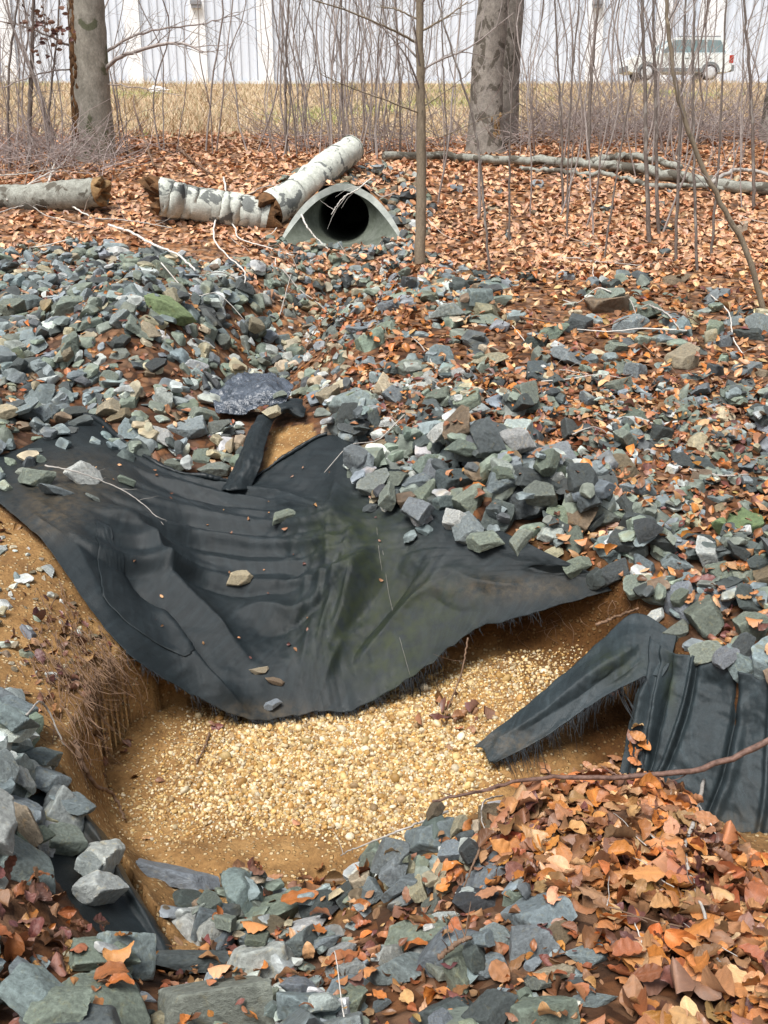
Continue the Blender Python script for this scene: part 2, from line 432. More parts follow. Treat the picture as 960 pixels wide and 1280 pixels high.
for q in np.linspace(0, 1, 6):                        # and from the right hand corner down to the lower edge
    foldsA.append(([(430+q*150, 600+q*110), (425+q*95, 690+q*62), (385+q*70, 800+q*25), (372+q*105, 880-q*30)], (.014+.016*_r.random())*(1 if _r.random() < .7 else -1), 6+5*_r.random()))
for k in range(26):                                   # fine sharp creases between the big folds
    q = _r.random(); y0 = 550+q*110; s0 = _r.uniform(150, 330); L_ = _r.uniform(60, 150)
    yy0 = 600+q*150+(s0-250)*.25*(1 if s0 < 300 else -.4)
    foldsA.append(([(s0, yy0), (s0+L_*.5, yy0+L_*.16*(1 if s0 < 260 else -.1)), (s0+L_, yy0+L_*(.18 if s0 < 260 else -.25))], .010*(1 if _r.random() < .6 else -1), 2.4+1.5*_r.random()))
for k in range(16):
    q = _r.random(); x_ = 400+q*190; y_ = 650+_r.uniform(0, 90)
    foldsA.append(([(x_, y_), (x_-18-_r.uniform(0, 20), y_+45), (x_-45-_r.uniform(0, 30), y_+95)], .010*(1 if _r.random() < .6 else -1), 2.4+1.6*_r.random()))
def crumple(G, amp, s, n=None):
    n = normals(G) if n is None else n
    d = amp*(vnoise(G[..., 0]*1.0+G[..., 2]*.6, G[..., 1]+G[..., 2]*.8, s, 4))
    return G+n*d[..., None]
nA = normals(GA)
ridge = 1-np.abs(vnoise(GA[..., 0]*1.2-GA[..., 1]*.9, GA[..., 0]*.4+GA[..., 1]*.5+GA[..., 2], 5.0, 3))*4.5
GA = GA+nA*(1.9*fold_field(GA, foldsA)+.005*np.clip(ridge, -1, 1))[..., None]
GA = crumple(GA, .008, 14)
_j = np.arange(300); _rag = (.030*vnoise(_j*1., _j*0., .045, 3)+.026*vnoise(_j*1., _j*0.+5, .22, 2))*(_j < 285)    # torn, uneven lower edge
_d = GA[-1]-GA[-8]; _d /= np.linalg.norm(_d, axis=1)[:, None]
for k in range(14): GA[-1-k] += _d*(_rag*(1-k/14)**1.5)[:, None]

# right hand flap that fell into the pit, and the pleated curtain beside it
colsC = [[PZ(*a) for a in c] for c in [
 [(846,796,-2.05),(842,812,-2.08),(836,832,-2.12),(828,846,-2.16)],
 [(796,766,-2.0),(800,792,-2.05),(806,822,-2.12),(806,846,-2.17)],
 [(752,800,-2.12),(762,826,-2.13),(772,852,-2.2),(768,864,-2.23)],
 [(708,838,-2.24),(714,858,-2.25),(726,880,-2.29),(726,890,-2.31)],
 [(655,884,-2.38),(664,897,-2.38),(672,916,-2.42),(674,925,-2.43)],
 [(592,934,-2.52),(604,936,-2.52),(610,950,-2.52),(618,954,-2.53)]]]
GC = grid_surface(colsC, 60, 170)
GC = GC+normals(GC)*fold_field(GC, [([(820,790),(740,845),(660,905),(600,938)], .035, 8), ([(800,815),(730,865),(630,930)], -.028, 7),
   ([(835,800),(790,835),(740,868)], .02, 6), ([(790,780),(720,835),(650,893)], -.012, 6)])[..., None]
GC = crumple(GC, .02, 11)
colsD = [[PZ(*a) for a in c] for c in [
 [(812,792,-2.07),(800,850,-2.2),(786,910,-2.38),(771,978,-2.56)],
 [(838,815,-2.06),(830,870,-2.22),(818,935,-2.40),(806,1000,-2.58)],
 [(866,820,-2.06),(864,886,-2.24),(858,955,-2.42),(852,1022,-2.6)],
 [(906,834,-2.06),(909,905,-2.26),(908,975,-2.44),(900,1045,-2.62)],
 [(952,846,-2.04),(959,922,-2.26),(960,1000,-2.46),(945,1080,-2.64)],
 [(1006,858,-2.02),(1016,935,-2.26),(1020,1020,-2.46),(1010,1100,-2.64)],
 [(1080,900,-2.0),(1095,965,-2.22),(1100,1040,-2.44),(1095,1120,-2.62)]]]
GD = grid_surface(colsD, 90, 260)
sD = np.linspace(0, 1, 260)[None, :]; tD = np.linspace(0, 1, 90)[:, None]
pl = np.zeros((90, 260))
for c0, sl, w, a in [(.06,.03,.032,.055),(.125,.02,.014,.03),(.17,-.01,.016,-.05),(.35,-.17,.011,.04),(.37,-.17,.016,-.03),(.56,-.13,.010,-.04),(.59,-.12,.02,.03),(.70,-.06,.011,.035),(.85,-.10,.014,-.04),(.88,-.1,.02,.05)]:
    pl += a*np.exp(-((sD-(c0+sl*tD+.008*np.sin(tD*6+c0*30)))/w)**2)*(.35+.65*np.sin(np.pi*np.clip(tD*.8+.12, 0, 1)))
nD = normals(GD); nD[nD[..., 1] > 0] *= -1
GD = crumple(crumple(GD+nD*pl[..., None], .09, 3.2, nD), .02, 14, nD)
# strip along the lower left bank, edge rolled up
colsE = [[PZ(*a) for a in c] for c in [
 [(30,1000,-2.02),(50,1075,-2.03),(95,1140,-2.06),(140,1195,-2.12),(175,1225,-2.14)],
 [(52,990,-2.06),(80,1050,-2.09),(122,1120,-2.13),(165,1180,-2.18),(190,1215,-2.18)],
 [(66,986,-2.07),(104,1040,-2.12),(145,1108,-2.17),(184,1170,-2.22),(203,1203,-2.22)],
 [(76,984,-2.06),(116,1034,-2.10),(160,1104,-2.16),(198,1168,-2.22),(213,1196,-2.23)],
 [(82,988,-2.13),(124,1037,-2.18),(167,1107,-2.24),(205,1170,-2.29),(218,1200,-2.29)],
 [(80,992,-2.22),(122,1043,-2.28),(165,1112,-2.34),(202,1176,-2.38),(214,1204,-2.37)]]]
GE = crumple(grid_surface(colsE, 120, 60), .02, 10)
# small pieces up the gully
colsB = [[PZ(*a) for a in c] for c in [
 [(262,486,-1.66),(266,500,-1.70),(270,516,-1.74)],
 [(300,470,-1.64),(302,492,-1.66),(304,514,-1.74)],
 [(335,466,-1.62),(334,486,-1.62),(332,508,-1.71)],
 [(366,478,-1.62),(362,492,-1.65),(356,506,-1.70)]]]
GB = crumple(crumple(grid_surface(colsB, 70, 120), .10, 8), .03, 30)
colsB2 = [[PZ(*a) for a in c] for c in [
 [(382,512,-1.72),(372,498,-1.68),(340,505,-1.70),(316,530,-1.74),(298,570,-1.86),(276,612,-1.98)],
 [(380,520,-1.73),(366,508,-1.68),(340,516,-1.70),(322,540,-1.75),(308,576,-1.85),(292,614,-1.97)],
 [(372,523,-1.76),(358,516,-1.72),(344,524,-1.74),(334,548,-1.79),(326,580,-1.88),(314,612,-1.99)]]]
GB2 = crumple(grid_surface(colsB2, 90, 36), .05, 12)

# ------------------------------------------------------------------ ground
cp = []
def g(u, v, Y): cp.append(P(u, v, Y))
def gz(u, v, z): cp.append(PZ(u, v, z))
for x in (-34, -17, 0, 17, 34):
    for y, z in ((17.2, .02), (20, .30), (24, .72), (31, 1.38), (38, 1.93), (46, 2.5), (60, 2.8), (90, 3.0)): cp.append(np.array([x, y, z+EZ]))
for u in (-250, -60, 200, 480, 760, 1020, 1210): g(u, 200, 14.6)
for u, Y in ((-250, 12.2), (0, 12.2), (200, 12.4), (330, 12.4), (560, 12.5), (760, 12.6), (1210, 12.6)): g(u, 250, Y)
g(430, 226, 12.7); g(480, 228, 12.6); g(390, 232, 12.6)
for u, Y in ((-250, 10.8), (0, 10.9), (180, 11), (345, 11.4), (430, 11.5), (520, 11.4), (700, 11.3), (960, 11.2), (1210, 11.2)): g(u, 303, Y)
for v, row in {350: ((-250, 9.4), (0, 9.5), (150, 9.6), (300, 9.9), (400, 10.1), (520, 10.1), (700, 9.9), (960, 9.8), (1210, 9.8)),
          400: ((-250, 8.2), (0, 8.3), (200, 8.4), (330, 9.1), (480, 8.9), (700, 8.6), (960, 8.5), (1210, 8.5)),
          450: ((-250, 7.3), (0, 7.35), (200, 7.5), (325, 8.05), (420, 7.85), (560, 7.5), (960, 7.5), (1210, 7.5)),
          500: ((-250, 6.5), (0, 6.55), (150, 6.65), (250, 7.05), (330, 7.35), (420, 6.95), (600, 6.65), (960, 6.6), (1210, 6.6)),
          550: ((-250, 5.85), (0, 5.9), (200, 6.35), (320, 6.62), (400, 6.35), (560, 5.95), (960, 5.9), (1210, 5.9)),
          600: ((-250, 5.3), (600, 5.35), (960, 5.3), (1210, 5.3)),
          650: ((-250, 4.9), (560, 4.95), (760, 4.9), (960, 4.85), (1210, 4.8)),
          700: ((650, 4.62), (800, 4.55), (960, 4.45), (1210, 4.4)),
          760: ((800, 4.28), (960, 4.1), (1210, 4.0)), 820: ((900, 3.85), (1000, 3.75), (1210, 3.6))}.items():
    for u, Y in row: g(u, v, Y)
gz(960, 868, -2.05); gz(1150, 900, -1.95)
for c, a in zip(colsA, range(11)):
    cp.append(c[0]-np.array([0, 0, .04]))
for i in (0, 1, 2): cp.append(colsA[i][-1]-np.array([0, 0, .035]))
for u, v, z in ((-80, 700, -1.82), (0, 720, -1.90), (60, 770, -2.02), (110, 800, -2.12), (0, 800, -1.98), (60, 850, -2.06), (0, 900, -2.0), (-100, 900, -1.9),
     (40, 930, -2.05), (0, 1000, -1.95), (0, 1100, -1.86), (60, 1060, -2.02), (110, 1130, -2.08), (0, 1280, -1.76), (150, 1200, -2.1), (200, 1235, -2.06), (-150, 1100, -1.8),
     (215, 1200, -2.22), (300, 1170, -2.3), (300, 1280, -1.95), (400, 1155, -2.25), (480, 1115, -2.16), (500, 1190, -2.08), (500, 1280, -1.88), (560, 1055, -2.07), (620, 1025, -2.05),
     (700, 1010, -2.02), (800, 995, -2.0), (930, 1075, -2.1), (1060, 1110, -2.1), (700, 1100, -1.94), (700, 1280, -1.78), (900, 1150, -1.98), (900, 1280, -1.76), (800, 1100, -1.93), (1100, 1250, -1.75)): gz(u, v, z)
for x, y, z in ((-3, .6, -1.62), (-1, .5, -1.64), (0, .5, -1.66), (1, .5, -1.64), (3, .6, -1.6), (-3, -1.5, -1.6), (0, -1.5, -1.6), (3, -1.5, -1.6), (-4, 1.6, -1.62), (4, 1.6, -1.65), (5, 3, -1.75), (-5, 3, -1.72)): cp.append(np.array([x, y, z+EZ]))
cp = np.array(cp)
def warp(x, y): return np.stack([x/(np.abs(y)+2.2)*1.6, np.log(np.asarray(y)+4.)], -1)
class TPS:
    def __init__(s, xy, z, lam=2e-3, w=warp):
        s.w = w; q = s.q = w(xy[:, 0], xy[:, 1]); n = len(q)
        K = s.k(np.linalg.norm(q[:, None]-q[None], axis=2))+lam*np.eye(n)
        Pm = np.hstack([np.ones((n, 1)), q]); A = np.zeros((n+3, n+3)); A[:n, :n] = K; A[:n, n:] = Pm; A[n:, :n] = Pm.T
        s.c = np.linalg.solve(A, np.concatenate([z, np.zeros(3)]))
    def k(s, r): return np.where(r > 1e-9, r*r*np.log(r+1e-12), 0)
    def __call__(s, x, y):
        sh = np.shape(x); x = np.ravel(x); y = np.ravel(y); q = s.w(x, y); o = np.empty(len(q))
        for i in range(0, len(q), 20000):
            b = q[i:i+20000]; K = s.k(np.linalg.norm(b[:, None]-s.q[None], axis=2))
            o[i:i+20000] = K@s.c[:-3]+s.c[-3]+b@s.c[-2:]
        return o.reshape(sh)
base = TPS(cp, cp[:, 2])
floor_pts = np.array([PZ(*a) for a in ((400,980,-2.62),(250,950,-2.6),(150,940,-2.58),(380,890,-2.66),(650,835,-2.42),(720,825,-2.36),(700,930,-2.55),(400,1080,-2.53),(250,1060,-2.54),(550,1000,-2.6),(560,880,-2.57),(900,1040,-2.66),(1060,1060,-2.66),(780,960,-2.56))])
floor = TPS(floor_pts, floor_pts[:, 2], 5e-3)
RIM = np.array([PZ(*a) for a in ((72,940,-2.09),(88,885,-2.1),(122,830,-2.13),(150,808,-2.17),(215,800,-2.28),(280,790,-2.36),(370,785,-2.40),(470,765,-2.30),(560,742,-2.2),(640,722,-2.10),(720,720,-2.01),(785,736,-1.98),(822,788,-2.06),(862,832,-2.09),(950,862,-2.06),(1100,900,-2.0),(1350,960,-1.9),
   (1350,1150,-2.1),(1100,1110,-2.14),(930,1072,-2.15),(880,1030,-2.1),(800,988,-2.05),(700,1002,-2.06),(630,1020,-2.1),(560,1060,-2.12),(480,1118,-2.2),(400,1150,-2.28),(300,1165,-2.33),(216,1200,-2.28),(160,1115,-2.24),(108,1040,-2.17),(75,990,-2.12))])[:, :2]
TOE = np.array([PZ(*a) for a in ((128,965,-2.56),(112,925,-2.57),(128,885,-2.58),(200,878,-2.6),(320,885,-2.63),(440,872,-2.62),(520,845,-2.58),(580,830,-2.5),(650,815,-2.42),(730,808,-2.35),(770,840,-2.42),(800,900,-2.5),(880,985,-2.62),(1060,1010,-2.66),(1300,1050,-2.66),
   (1300,1080,-2.66),(1060,1050,-2.66),(900,1030,-2.64),(800,975,-2.56),(690,975,-2.55),(600,1005,-2.58),(500,1060,-2.55),(400,1092,-2.52),(300,1092,-2.51),(225,1085,-2.51),(168,1050,-2.54))])[:, :2]
def height0(x, y):
    x = np.asarray(x, float); y = np.asarray(y, float); h = base(x, y)
    near = (y > 1.2) & (y < 6) & (np.abs(x) < 6)
    soil = np.zeros(x.shape); wallness = np.zeros(x.shape)
    if near.any():
        xn, yn = x[near], y[near]
        wx = xn+.05*vnoise(xn, yn, 5, 3); wy = yn+.05*vnoise(xn+9, yn, 5, 3)
        inr = inpoly(wx, wy, RIM); do = np.where(inr, segdist(wx, wy, RIM), 0)
        di = np.where(inpoly(wx, wy, TOE), 0, segdist(wx, wy, TOE))
        t = np.where(inr, do/(do+di+1e-6), 0)
        fl = floor(xn, yn)
        tt = sstep(0.0, 1.0, t)**.85
        hn = h[near]; h[near] = hn+(np.minimum(fl, hn+.0)-hn)*tt
        soil[near] = np.maximum(sstep(-.02, .25, t), sstep(.12, .02, np.where(inr, 0, segdist(wx, wy, RIM)))*.8); wallness[near] = 4*t*(1-t)
    return h, soil, wallness
SOIL_L = np.array([PZ(*a) for a in ((-20,628,-1.8),(60,690,-1.9),(150,808,-2.16),(150,870,-2.2),(95,1000,-2.15),(60,950,-2.09),(45,890,-2.06),(0,840,-2.0),(-60,760,-1.9))])[:, :2]
SOIL_G = np.array([PZ(*a) for a in ((340,520,-1.75),(390,520,-1.72),(400,550,-1.75),(345,600,-1.95),(320,600,-1.95))])[:, :2]
# fabric surfaces lie on the ground: the ground yields under them
fab_bvh_V, fab_bvh_F = [], []; off = 0
for G in (GA, GC, GD, GE, GB, GB2):
    nr, nc = G.shape[:2]; i = np.arange(nr-1)[:, None]*nc; j = np.arange(nc-1)[None]
    fab_bvh_F.append(np.stack([i+j, i+j+1, i+nc+j+1, i+nc+j], -1).reshape(-1, 4)+off); fab_bvh_V.append(G.reshape(-1, 3)); off += nr*nc
FABV, FABF = np.concatenate(fab_bvh_V), np.concatenate(fab_bvh_F)
fab_bvh = BVHTree.FromPolygons(FABV.tolist(), FABF.tolist())
CUX = P(428, 300, 11.5)[0]; CUY = 11.5; CUZ = P(428, 303, 11.5)[2]           # culvert mouth, invert level
ys = np.concatenate([np.linspace(-2, .9, 14), np.geomspace(1.0, 7, 430), np.geomspace(7.02, 95, 300)])
ss = np.linspace(-1, 1, 520)
YY = np.repeat(ys[:, None], 520, 1); XX = ss[None]*(np.abs(YY)*.62+1.6)*(1+sstep(14, 90, YY)*.3)
HH, SO, WA = height0(XX, YY)
amp = .05*sstep(.5, 3, YY)*(1-sstep(18, 30, YY)*.5)
HH = HH+amp*vnoise(XX, YY, 2.2, 4)+.05*vnoise(XX, YY, 12, 4)*np.clip(SO+.25, 0, 1)*(YY < 8)+WA*.09*vnoise(XX*1.2, YY*1.2+HH*2, 7, 4)
GUL = np.array([PZ(*a)[:2] for a in ((432,325,-1.1),(365,380,-1.35),(335,430,-1.6),(322,480,-1.72),(308,540,-1.86))])
dg = segdist(XX, YY, GUL, False)
HH = HH-.34*np.exp(-(dg/.45)**2)*sstep(6.9, 8.0, YY)*sstep(11.2, 10.3, YY)+.20*np.exp(-((dg-1.1)/.55)**2)*sstep(6.9, 7.8, YY)*sstep(9.9, 9.0, YY)*np.where(XX < CUX-.3, 1, .5)
uvg = np.stack([XX.ravel(), YY.ravel()], 1)
so_l = np.where(inpoly(XX, YY, SOIL_L), 1, sstep(.1, 0, segdist(XX, YY, SOIL_L))); so_g = np.where(inpoly(XX, YY, SOIL_G), 1, 0)
SOIL = np.clip(np.maximum(np.maximum(SO, so_l*.95), so_g), 0, 1)
for a in range(YY.shape[0]):
    if ys[a] < 1.9 or ys[a] > 8.4: continue
    for b in range(520):
        x = XX[a, b]
        if abs(x) > 4.2: continue
        h = fab_bvh.ray_cast(Vector((x, ys[a], 5)), Vector((0, 0, -1)))
        gap_ = .09 if (x > .9 and ys[a] < 4.1) else .03
        if h[0] is not None and HH[a, b] > h[0].z-gap_: HH[a, b] = h[0].z-gap_
GRASS = sstep(16.6, 18.2, YY+2.0*vnoise(XX, YY, .5, 3))
WET = sstep(.05, .3, XX)*sstep(1.75, 1.35, XX)*sstep(4.0, 4.2, YY)*sstep(5.3, 4.9, YY)*sstep(-2.5, -2.38, HH-EZ)
WET = np.clip(np.maximum(WET, sstep(.75, .95, XX)*sstep(2.2, 1.9, XX)*sstep(3.4, 3.55, YY)*sstep(4.3, 4.1, YY)), 0, 1)
_t = np.clip((12.0-YY)/(12.0-11.32), 0, 1); _w = .29+.37*_t+.03
inside_flare = (np.abs(XX-CUX) < _w) & (YY > 11.30) & (YY < 12.03)
HH = np.where(inside_flare, np.minimum(HH, CUZ-.09), HH)
over = (YY >= 12.03) & (YY < 13.6) & (np.abs(XX-CUX) < 1.6)
HH = np.where(over, np.maximum(HH, CUZ-.05+.58+.075-.02-.85*np.clip(np.abs(XX-CUX)-.22, 0, 9)-.35*np.clip(YY-12.9, 0, 9)+.05*vnoise(XX, YY, 6, 3)*sstep(.3, .6, np.abs(XX-CUX)+(YY-12.03))), HH)
keep = np.ones((YY.shape[0]-1, 519), bool)
cx = (XX[:-1, :-1]+XX[1:, 1:])/2-CUX; cyl, cyh = YY[:-1, :-1], YY[1:, 1:]
keep &= ~((np.abs(cx) < .30) & (cyl < 12.03) & (cyh >= 12.03))
nC = 520; i = np.arange(YY.shape[0]-1)[:, None]*nC; j = np.arange(519)[None]
QG = np.stack([i+j, i+j+1, i+nC+j+1, i+nC+j], -1)[keep]
VG = np.stack([XX, YY, HH], -1).reshape(-1, 3)
ground = mesh_np('ground', VG, [QG], M['ground'], True, attrs={'dry': ('FLOAT', sstep(6.5, 11, YY).ravel()), 'mask': ('FLOAT_COLOR', np.stack([SOIL, GRASS, WET], -1).reshape(-1, 3))})  # 'dry' is a distance weight, rising towards the far litter
tag(ground, kind='structure')
# regular height lookup (2 cm) used to pile rocks and scatter leaves
HX0, HY0, HS = -7.5, 0.9, .02; HNX, HNY = 750, 640
hx = HX0+HS*np.arange(HNX); hy = HY0+HS*np.arange(HNY)
def grid_lookup(x, y):
    """bilinear on the ground mesh"""
    x = np.asarray(x, float); y = np.asarray(y, float)
    a = np.clip(np.searchsorted(ys, y)-1, 0, len(ys)-2); fy = np.clip((y-ys[a])/(ys[a+1]-ys[a]), 0, 1)
    def row(r):
        half = (np.abs(ys[r])*.62+1.6)*(1+sstep(14, 90, ys[r])*.3); s = np.clip((x/half+1)/2*519, 0, 518.999); k = s.astype(int); f = s-k
        return HH[r, k]*(1-f)+HH[r, k+1]*f
    return row(a)*(1-fy)+row(a+1)*fy
TX, TY = np.meshgrid(hx, hy)
HT = grid_lookup(TX, TY)                         # bare ground
HP = HT.copy()                                   # pile surface
for a in range(60, 380):
    for b in range(150, 600):
        h = fab_bvh.ray_cast(Vector((hx[b], hy[a], 5)), Vector((0, 0, -1)))
        if h[0] is not None: HP[a, b] = max(HP[a, b], h[0].z+.004)
HFAB = HP > HT+.001
def look(A, x, y, default=None):
    a = np.clip(np.round((np.asarray(y)-HY0)/HS).astype(int), 0, HNY-1); b = np.clip(np.round((np.asarray(x)-HX0)/HS).astype(int), 0, HNX-1)
    return A[a, b]
def surf(x, y, piled=True):
    x = np.asarray(x, float); y = np.asarray(y, float)
    ins = (x > HX0) & (x < HX0+HS*(HNX-1)) & (y > HY0) & (y < HY0+HS*(HNY-1))
    return np.where(ins, look(HP if piled else HT, x, y), grid_lookup(x, y))
def hit(u, v, piled=False, lift=0.):
    d = ray(u, v); o = np.array([0, 0, EZ]); tt = np.concatenate([np.linspace(.8, 16, 1600), np.geomspace(16.05, 100, 1000)])/d[1]
    p = o+d*tt[:, None]; h = surf(p[:, 0], p[:, 1], piled)+lift; k = np.argmax(p[:, 2] < h)
    if p[k, 2] >= h[k]: k = len(tt)-1
    return np.array([p[k, 0], p[k, 1], h[k]])
# ------------------------------------------------------------------ fabric objects
def sheet(name, G, mat, parent=None, moss=None, dust=None):
    nr, nc = G.shape[:2]; i = np.arange(nr-1)[:, None]*nc; j = np.arange(nc-1)[None]
    Q = np.stack([i+j, i+j+1, i+nc+j+1, i+nc+j], -1).reshape(-1, 4)
    du = np.concatenate([np.zeros((nr, 1)), np.cumsum(np.linalg.norm(np.diff(G, axis=1), axis=2), 1)], 1)
    dv = np.concatenate([np.zeros((1, nc)), np.cumsum(np.linalg.norm(np.diff(G, axis=0), axis=2), 0)], 0)
    m = np.zeros((nr*nc, 3)); uv = proj(G)
    for (u, v, a, b) in (moss or []): m[:, 0] += np.exp(-((uv[:, 0]-u)/a)**2-((uv[:, 1]-v)/b)**2)
    for (u, v, a, b) in (dust or []): m[:, 1] += np.exp(-((uv[:, 0]-u)/a)**2-((uv[:, 1]-v)/b)**2)
    m = np.clip(m, 0, 1)
    V = G.reshape(-1, 3)
    if parent is not None: V = V-np.array(parent.location)
    o = mesh_np(name, V, [Q], mat, True, attrs={'mask': ('FLOAT_COLOR', m), 'uvw': ('FLOAT_VECTOR', np.stack([du, dv, 0*du], -1).reshape(-1, 3))}, parent=parent)
    md = o.modifiers.new('thickness', 'SOLIDIFY'); md.thickness = .004; md.offset = 0
    return o
def fringe(edge, inner, n, lmin, lmax, parent, down=.35, r=.0009):
    """loose threads along an edge; edge/inner: matching polylines, threads go from inner over the edge"""
    acc = Acc(); e = cr(edge, n); q = cr(inner, n)
    cl = vnoise(np.arange(n)*1., np.full(n, lmax*100+n), .06, 2)+.5; c2 = vnoise(np.arange(n)*1., np.full(n, 3.), .35, 1)
    for k in range(n):
        if c2[k] < -.03: continue
        d = e[k]-q[k]; d /= np.linalg.norm(d)+1e-9
        L = (lmin+(lmax-lmin)*rng.random()**1.5)*np.clip(3.4*cl[k]-.95, .1, 2.3)
        s = rng.normal(0, .34, 3); dd = d+s+np.array([0, 0, -down]); dd /= np.linalg.norm(dd)
        p0 = e[k]-d*.006; p1 = p0+dd*L*.5+rng.normal(0, .002, 3); p2 = p0+dd*L+np.array([0, 0, -down*L*.5])+rng.normal(0, .004, 3)
        tube(acc, [p0, p1, p2], r, r*.6, 4, 3, cap=False)
    return acc.build('frayed_edge', M['fray'], parent)
def sheet_thing(name, G, mat, label, cat, moss=None, dust=None, group=None):
    t = thing(name, tuple(G[G.shape[0]//2, G.shape[1]//2]), label, cat, group)
    sheet('cloth_sheet', G, mat, t, moss, dust); return t
tA = sheet_thing('landscape_fabric', GA, M['fabric'], 'large black landscape fabric draped in a V across the washed out gully', 'fabric',
    [(468, 690, 48, 60), (440, 790, 60, 50), (420, 670, 40, 30), (540, 760, 60, 40), (500, 840, 40, 40)], [(90, 600, 60, 30), (640, 735, 90, 14), (60, 640, 40, 30), (330, 890, 60, 12)])
fringe(GA[-1, 62:200], GA[-3, 62:200], 700, .02, .075, tA, .35, .0014); fringe(GA[-1, 195:262], GA[-3, 195:262], 420, .015, .06, tA, .35, .0014)
fringe(GA[40:120, -60], GA[40:120, -64], 50, .01, .02, tA)
# the torn double layer lying on the lower left of the sheet
fl = GA[92:140, 56:104].copy()
fl = fl+normals(GA)[92:140, 56:104]*(.006+.010*vnoise(fl[..., 0], fl[..., 1]+fl[..., 2], 16, 3))[..., None]
nr_, nc_ = fl.shape[:2]; a_ = np.linspace(0, 1, nr_)[:, None]; b_ = np.linspace(0, 1, nc_)[None]
flap_grid = np.stack([cr(fl[k, :max(4, int(nc_*(.16+.84*np.clip(1-abs(k/nr_-.72)*1.0, 0, 1)*min(1, k/(nr_*.62)))))], nc_) for k in range(nr_)], 0)
flap = sheet('torn_flap', flap_grid, M['fabric'], tA); flap['label'] = 'torn doubled over flap of the black fabric'
acc = Acc(); e_ = GA[0, 58:242]+np.array([0, 0, .012])     # the upper edge is rolled into a loose hem
tube(acc, e_[::6], .017, .012, 120, 8, .0015, bumpy=.10, rfun=lambda q: 1+.45*np.sin(q*23)*np.sin(q*9+1)); acc.build('rolled_hem', M['fabric'], tA)
acc = Acc()                                          # pale loose threads running down the cloth
for pts in (((478, 690), (486, 745), (500, 800), (513, 845)), ((470, 660), (474, 690), (478, 715))):
    L = []
    for u, v in pts:
        k = np.argmin(np.hypot(*(proj(GA)[:, :2]-np.array([u, v])).T)); L.append(GA.reshape(-1, 3)[k]+np.array([0, -.004, .004]))
    tube(acc, L, .0006, .0005, 24, 4, .0006)
acc.build('loose_thread', M['twig_grey'], tA)
acc = Acc()                                          # threads hanging to the gravel under the sheet's right end
for (u, v, z) in ((520, 845, -2.46), (528, 842, -2.44), (536, 838, -2.42), (548, 830, -2.4)):
    for _ in range(5):
        p = PZ(u+rng.uniform(-4, 4), v, z); tube(acc, [p, p+np.array([rng.normal(0, .012), -.01, -.09]), p+np.array([rng.normal(0, .02), -.02, -.19])], .0014, .0008, 8, 3)
acc.build('hanging_threads', M['fray'], tA)
tC = sheet_thing('landscape_fabric', GC, M['brightened'], 'narrow black fabric flap drooping to a point on the gravel', 'fabric', [(770, 830, 30, 20)], [(640, 930, 50, 14)])
fringe(GC[-1, 26:], GC[-4, 26:], 700, .03, .085, tC, .6, .0015); fringe(GC[30:, -1], GC[30:, -4], 60, .01, .03, tC)
tD = sheet_thing('landscape_fabric', GD, M['brightened'], 'pleated black fabric curtain hanging down the right bank', 'fabric', [(838, 850, 8, 40)], [(900, 1040, 80, 20)])
acc = Acc()
for k in range(16):                                  # bundle of pulled threads at the curtain's free corner
    a = np.array(PZ(803+rng.normal(0, 3), 812, -2.10)); b = np.array(PZ(800+rng.normal(0, 4), 880, -2.31)); c = np.array(PZ(793+rng.normal(0, 6), 950, -2.46))
    tube(acc, [a, b+np.array([0, -.05, 0]), c+np.array([0, -.05, .0])], .0022, .0012, 12, 4)
for k in range(8):
    a = np.array(PZ(770+rng.normal(0, 3), 850, -2.24)); b = np.array(PZ(782+rng.normal(0, 3), 875, -2.29)); c = np.array(PZ(798, 905+rng.normal(0, 5), -2.36))
    tube(acc, [a, b+np.array([0, -.05, 0]), c+np.array([0, -.05, 0])], .002, .0012, 12, 4)
acc.build('pulled_threads', M['fray'], tD)
fringe(GD[4:, 0], GD[4:, 4], 160, .006, .02, tD)
tE = sheet_thing('landscape_fabric', GE, M['fabric'], 'black fabric strip with a rolled edge beside the lower left rocks', 'fabric', None, [(120, 1080, 30, 40)])
sheet_thing('plastic_scrap', GB, M['plastic'], 'shiny wet black plastic scrap half buried in the gully rocks', 'plastic scrap')
sheet_thing('landscape_fabric', GB2, M['fabric'], 'twisted black fabric strip hanging down the middle of the gully', 'fabric')
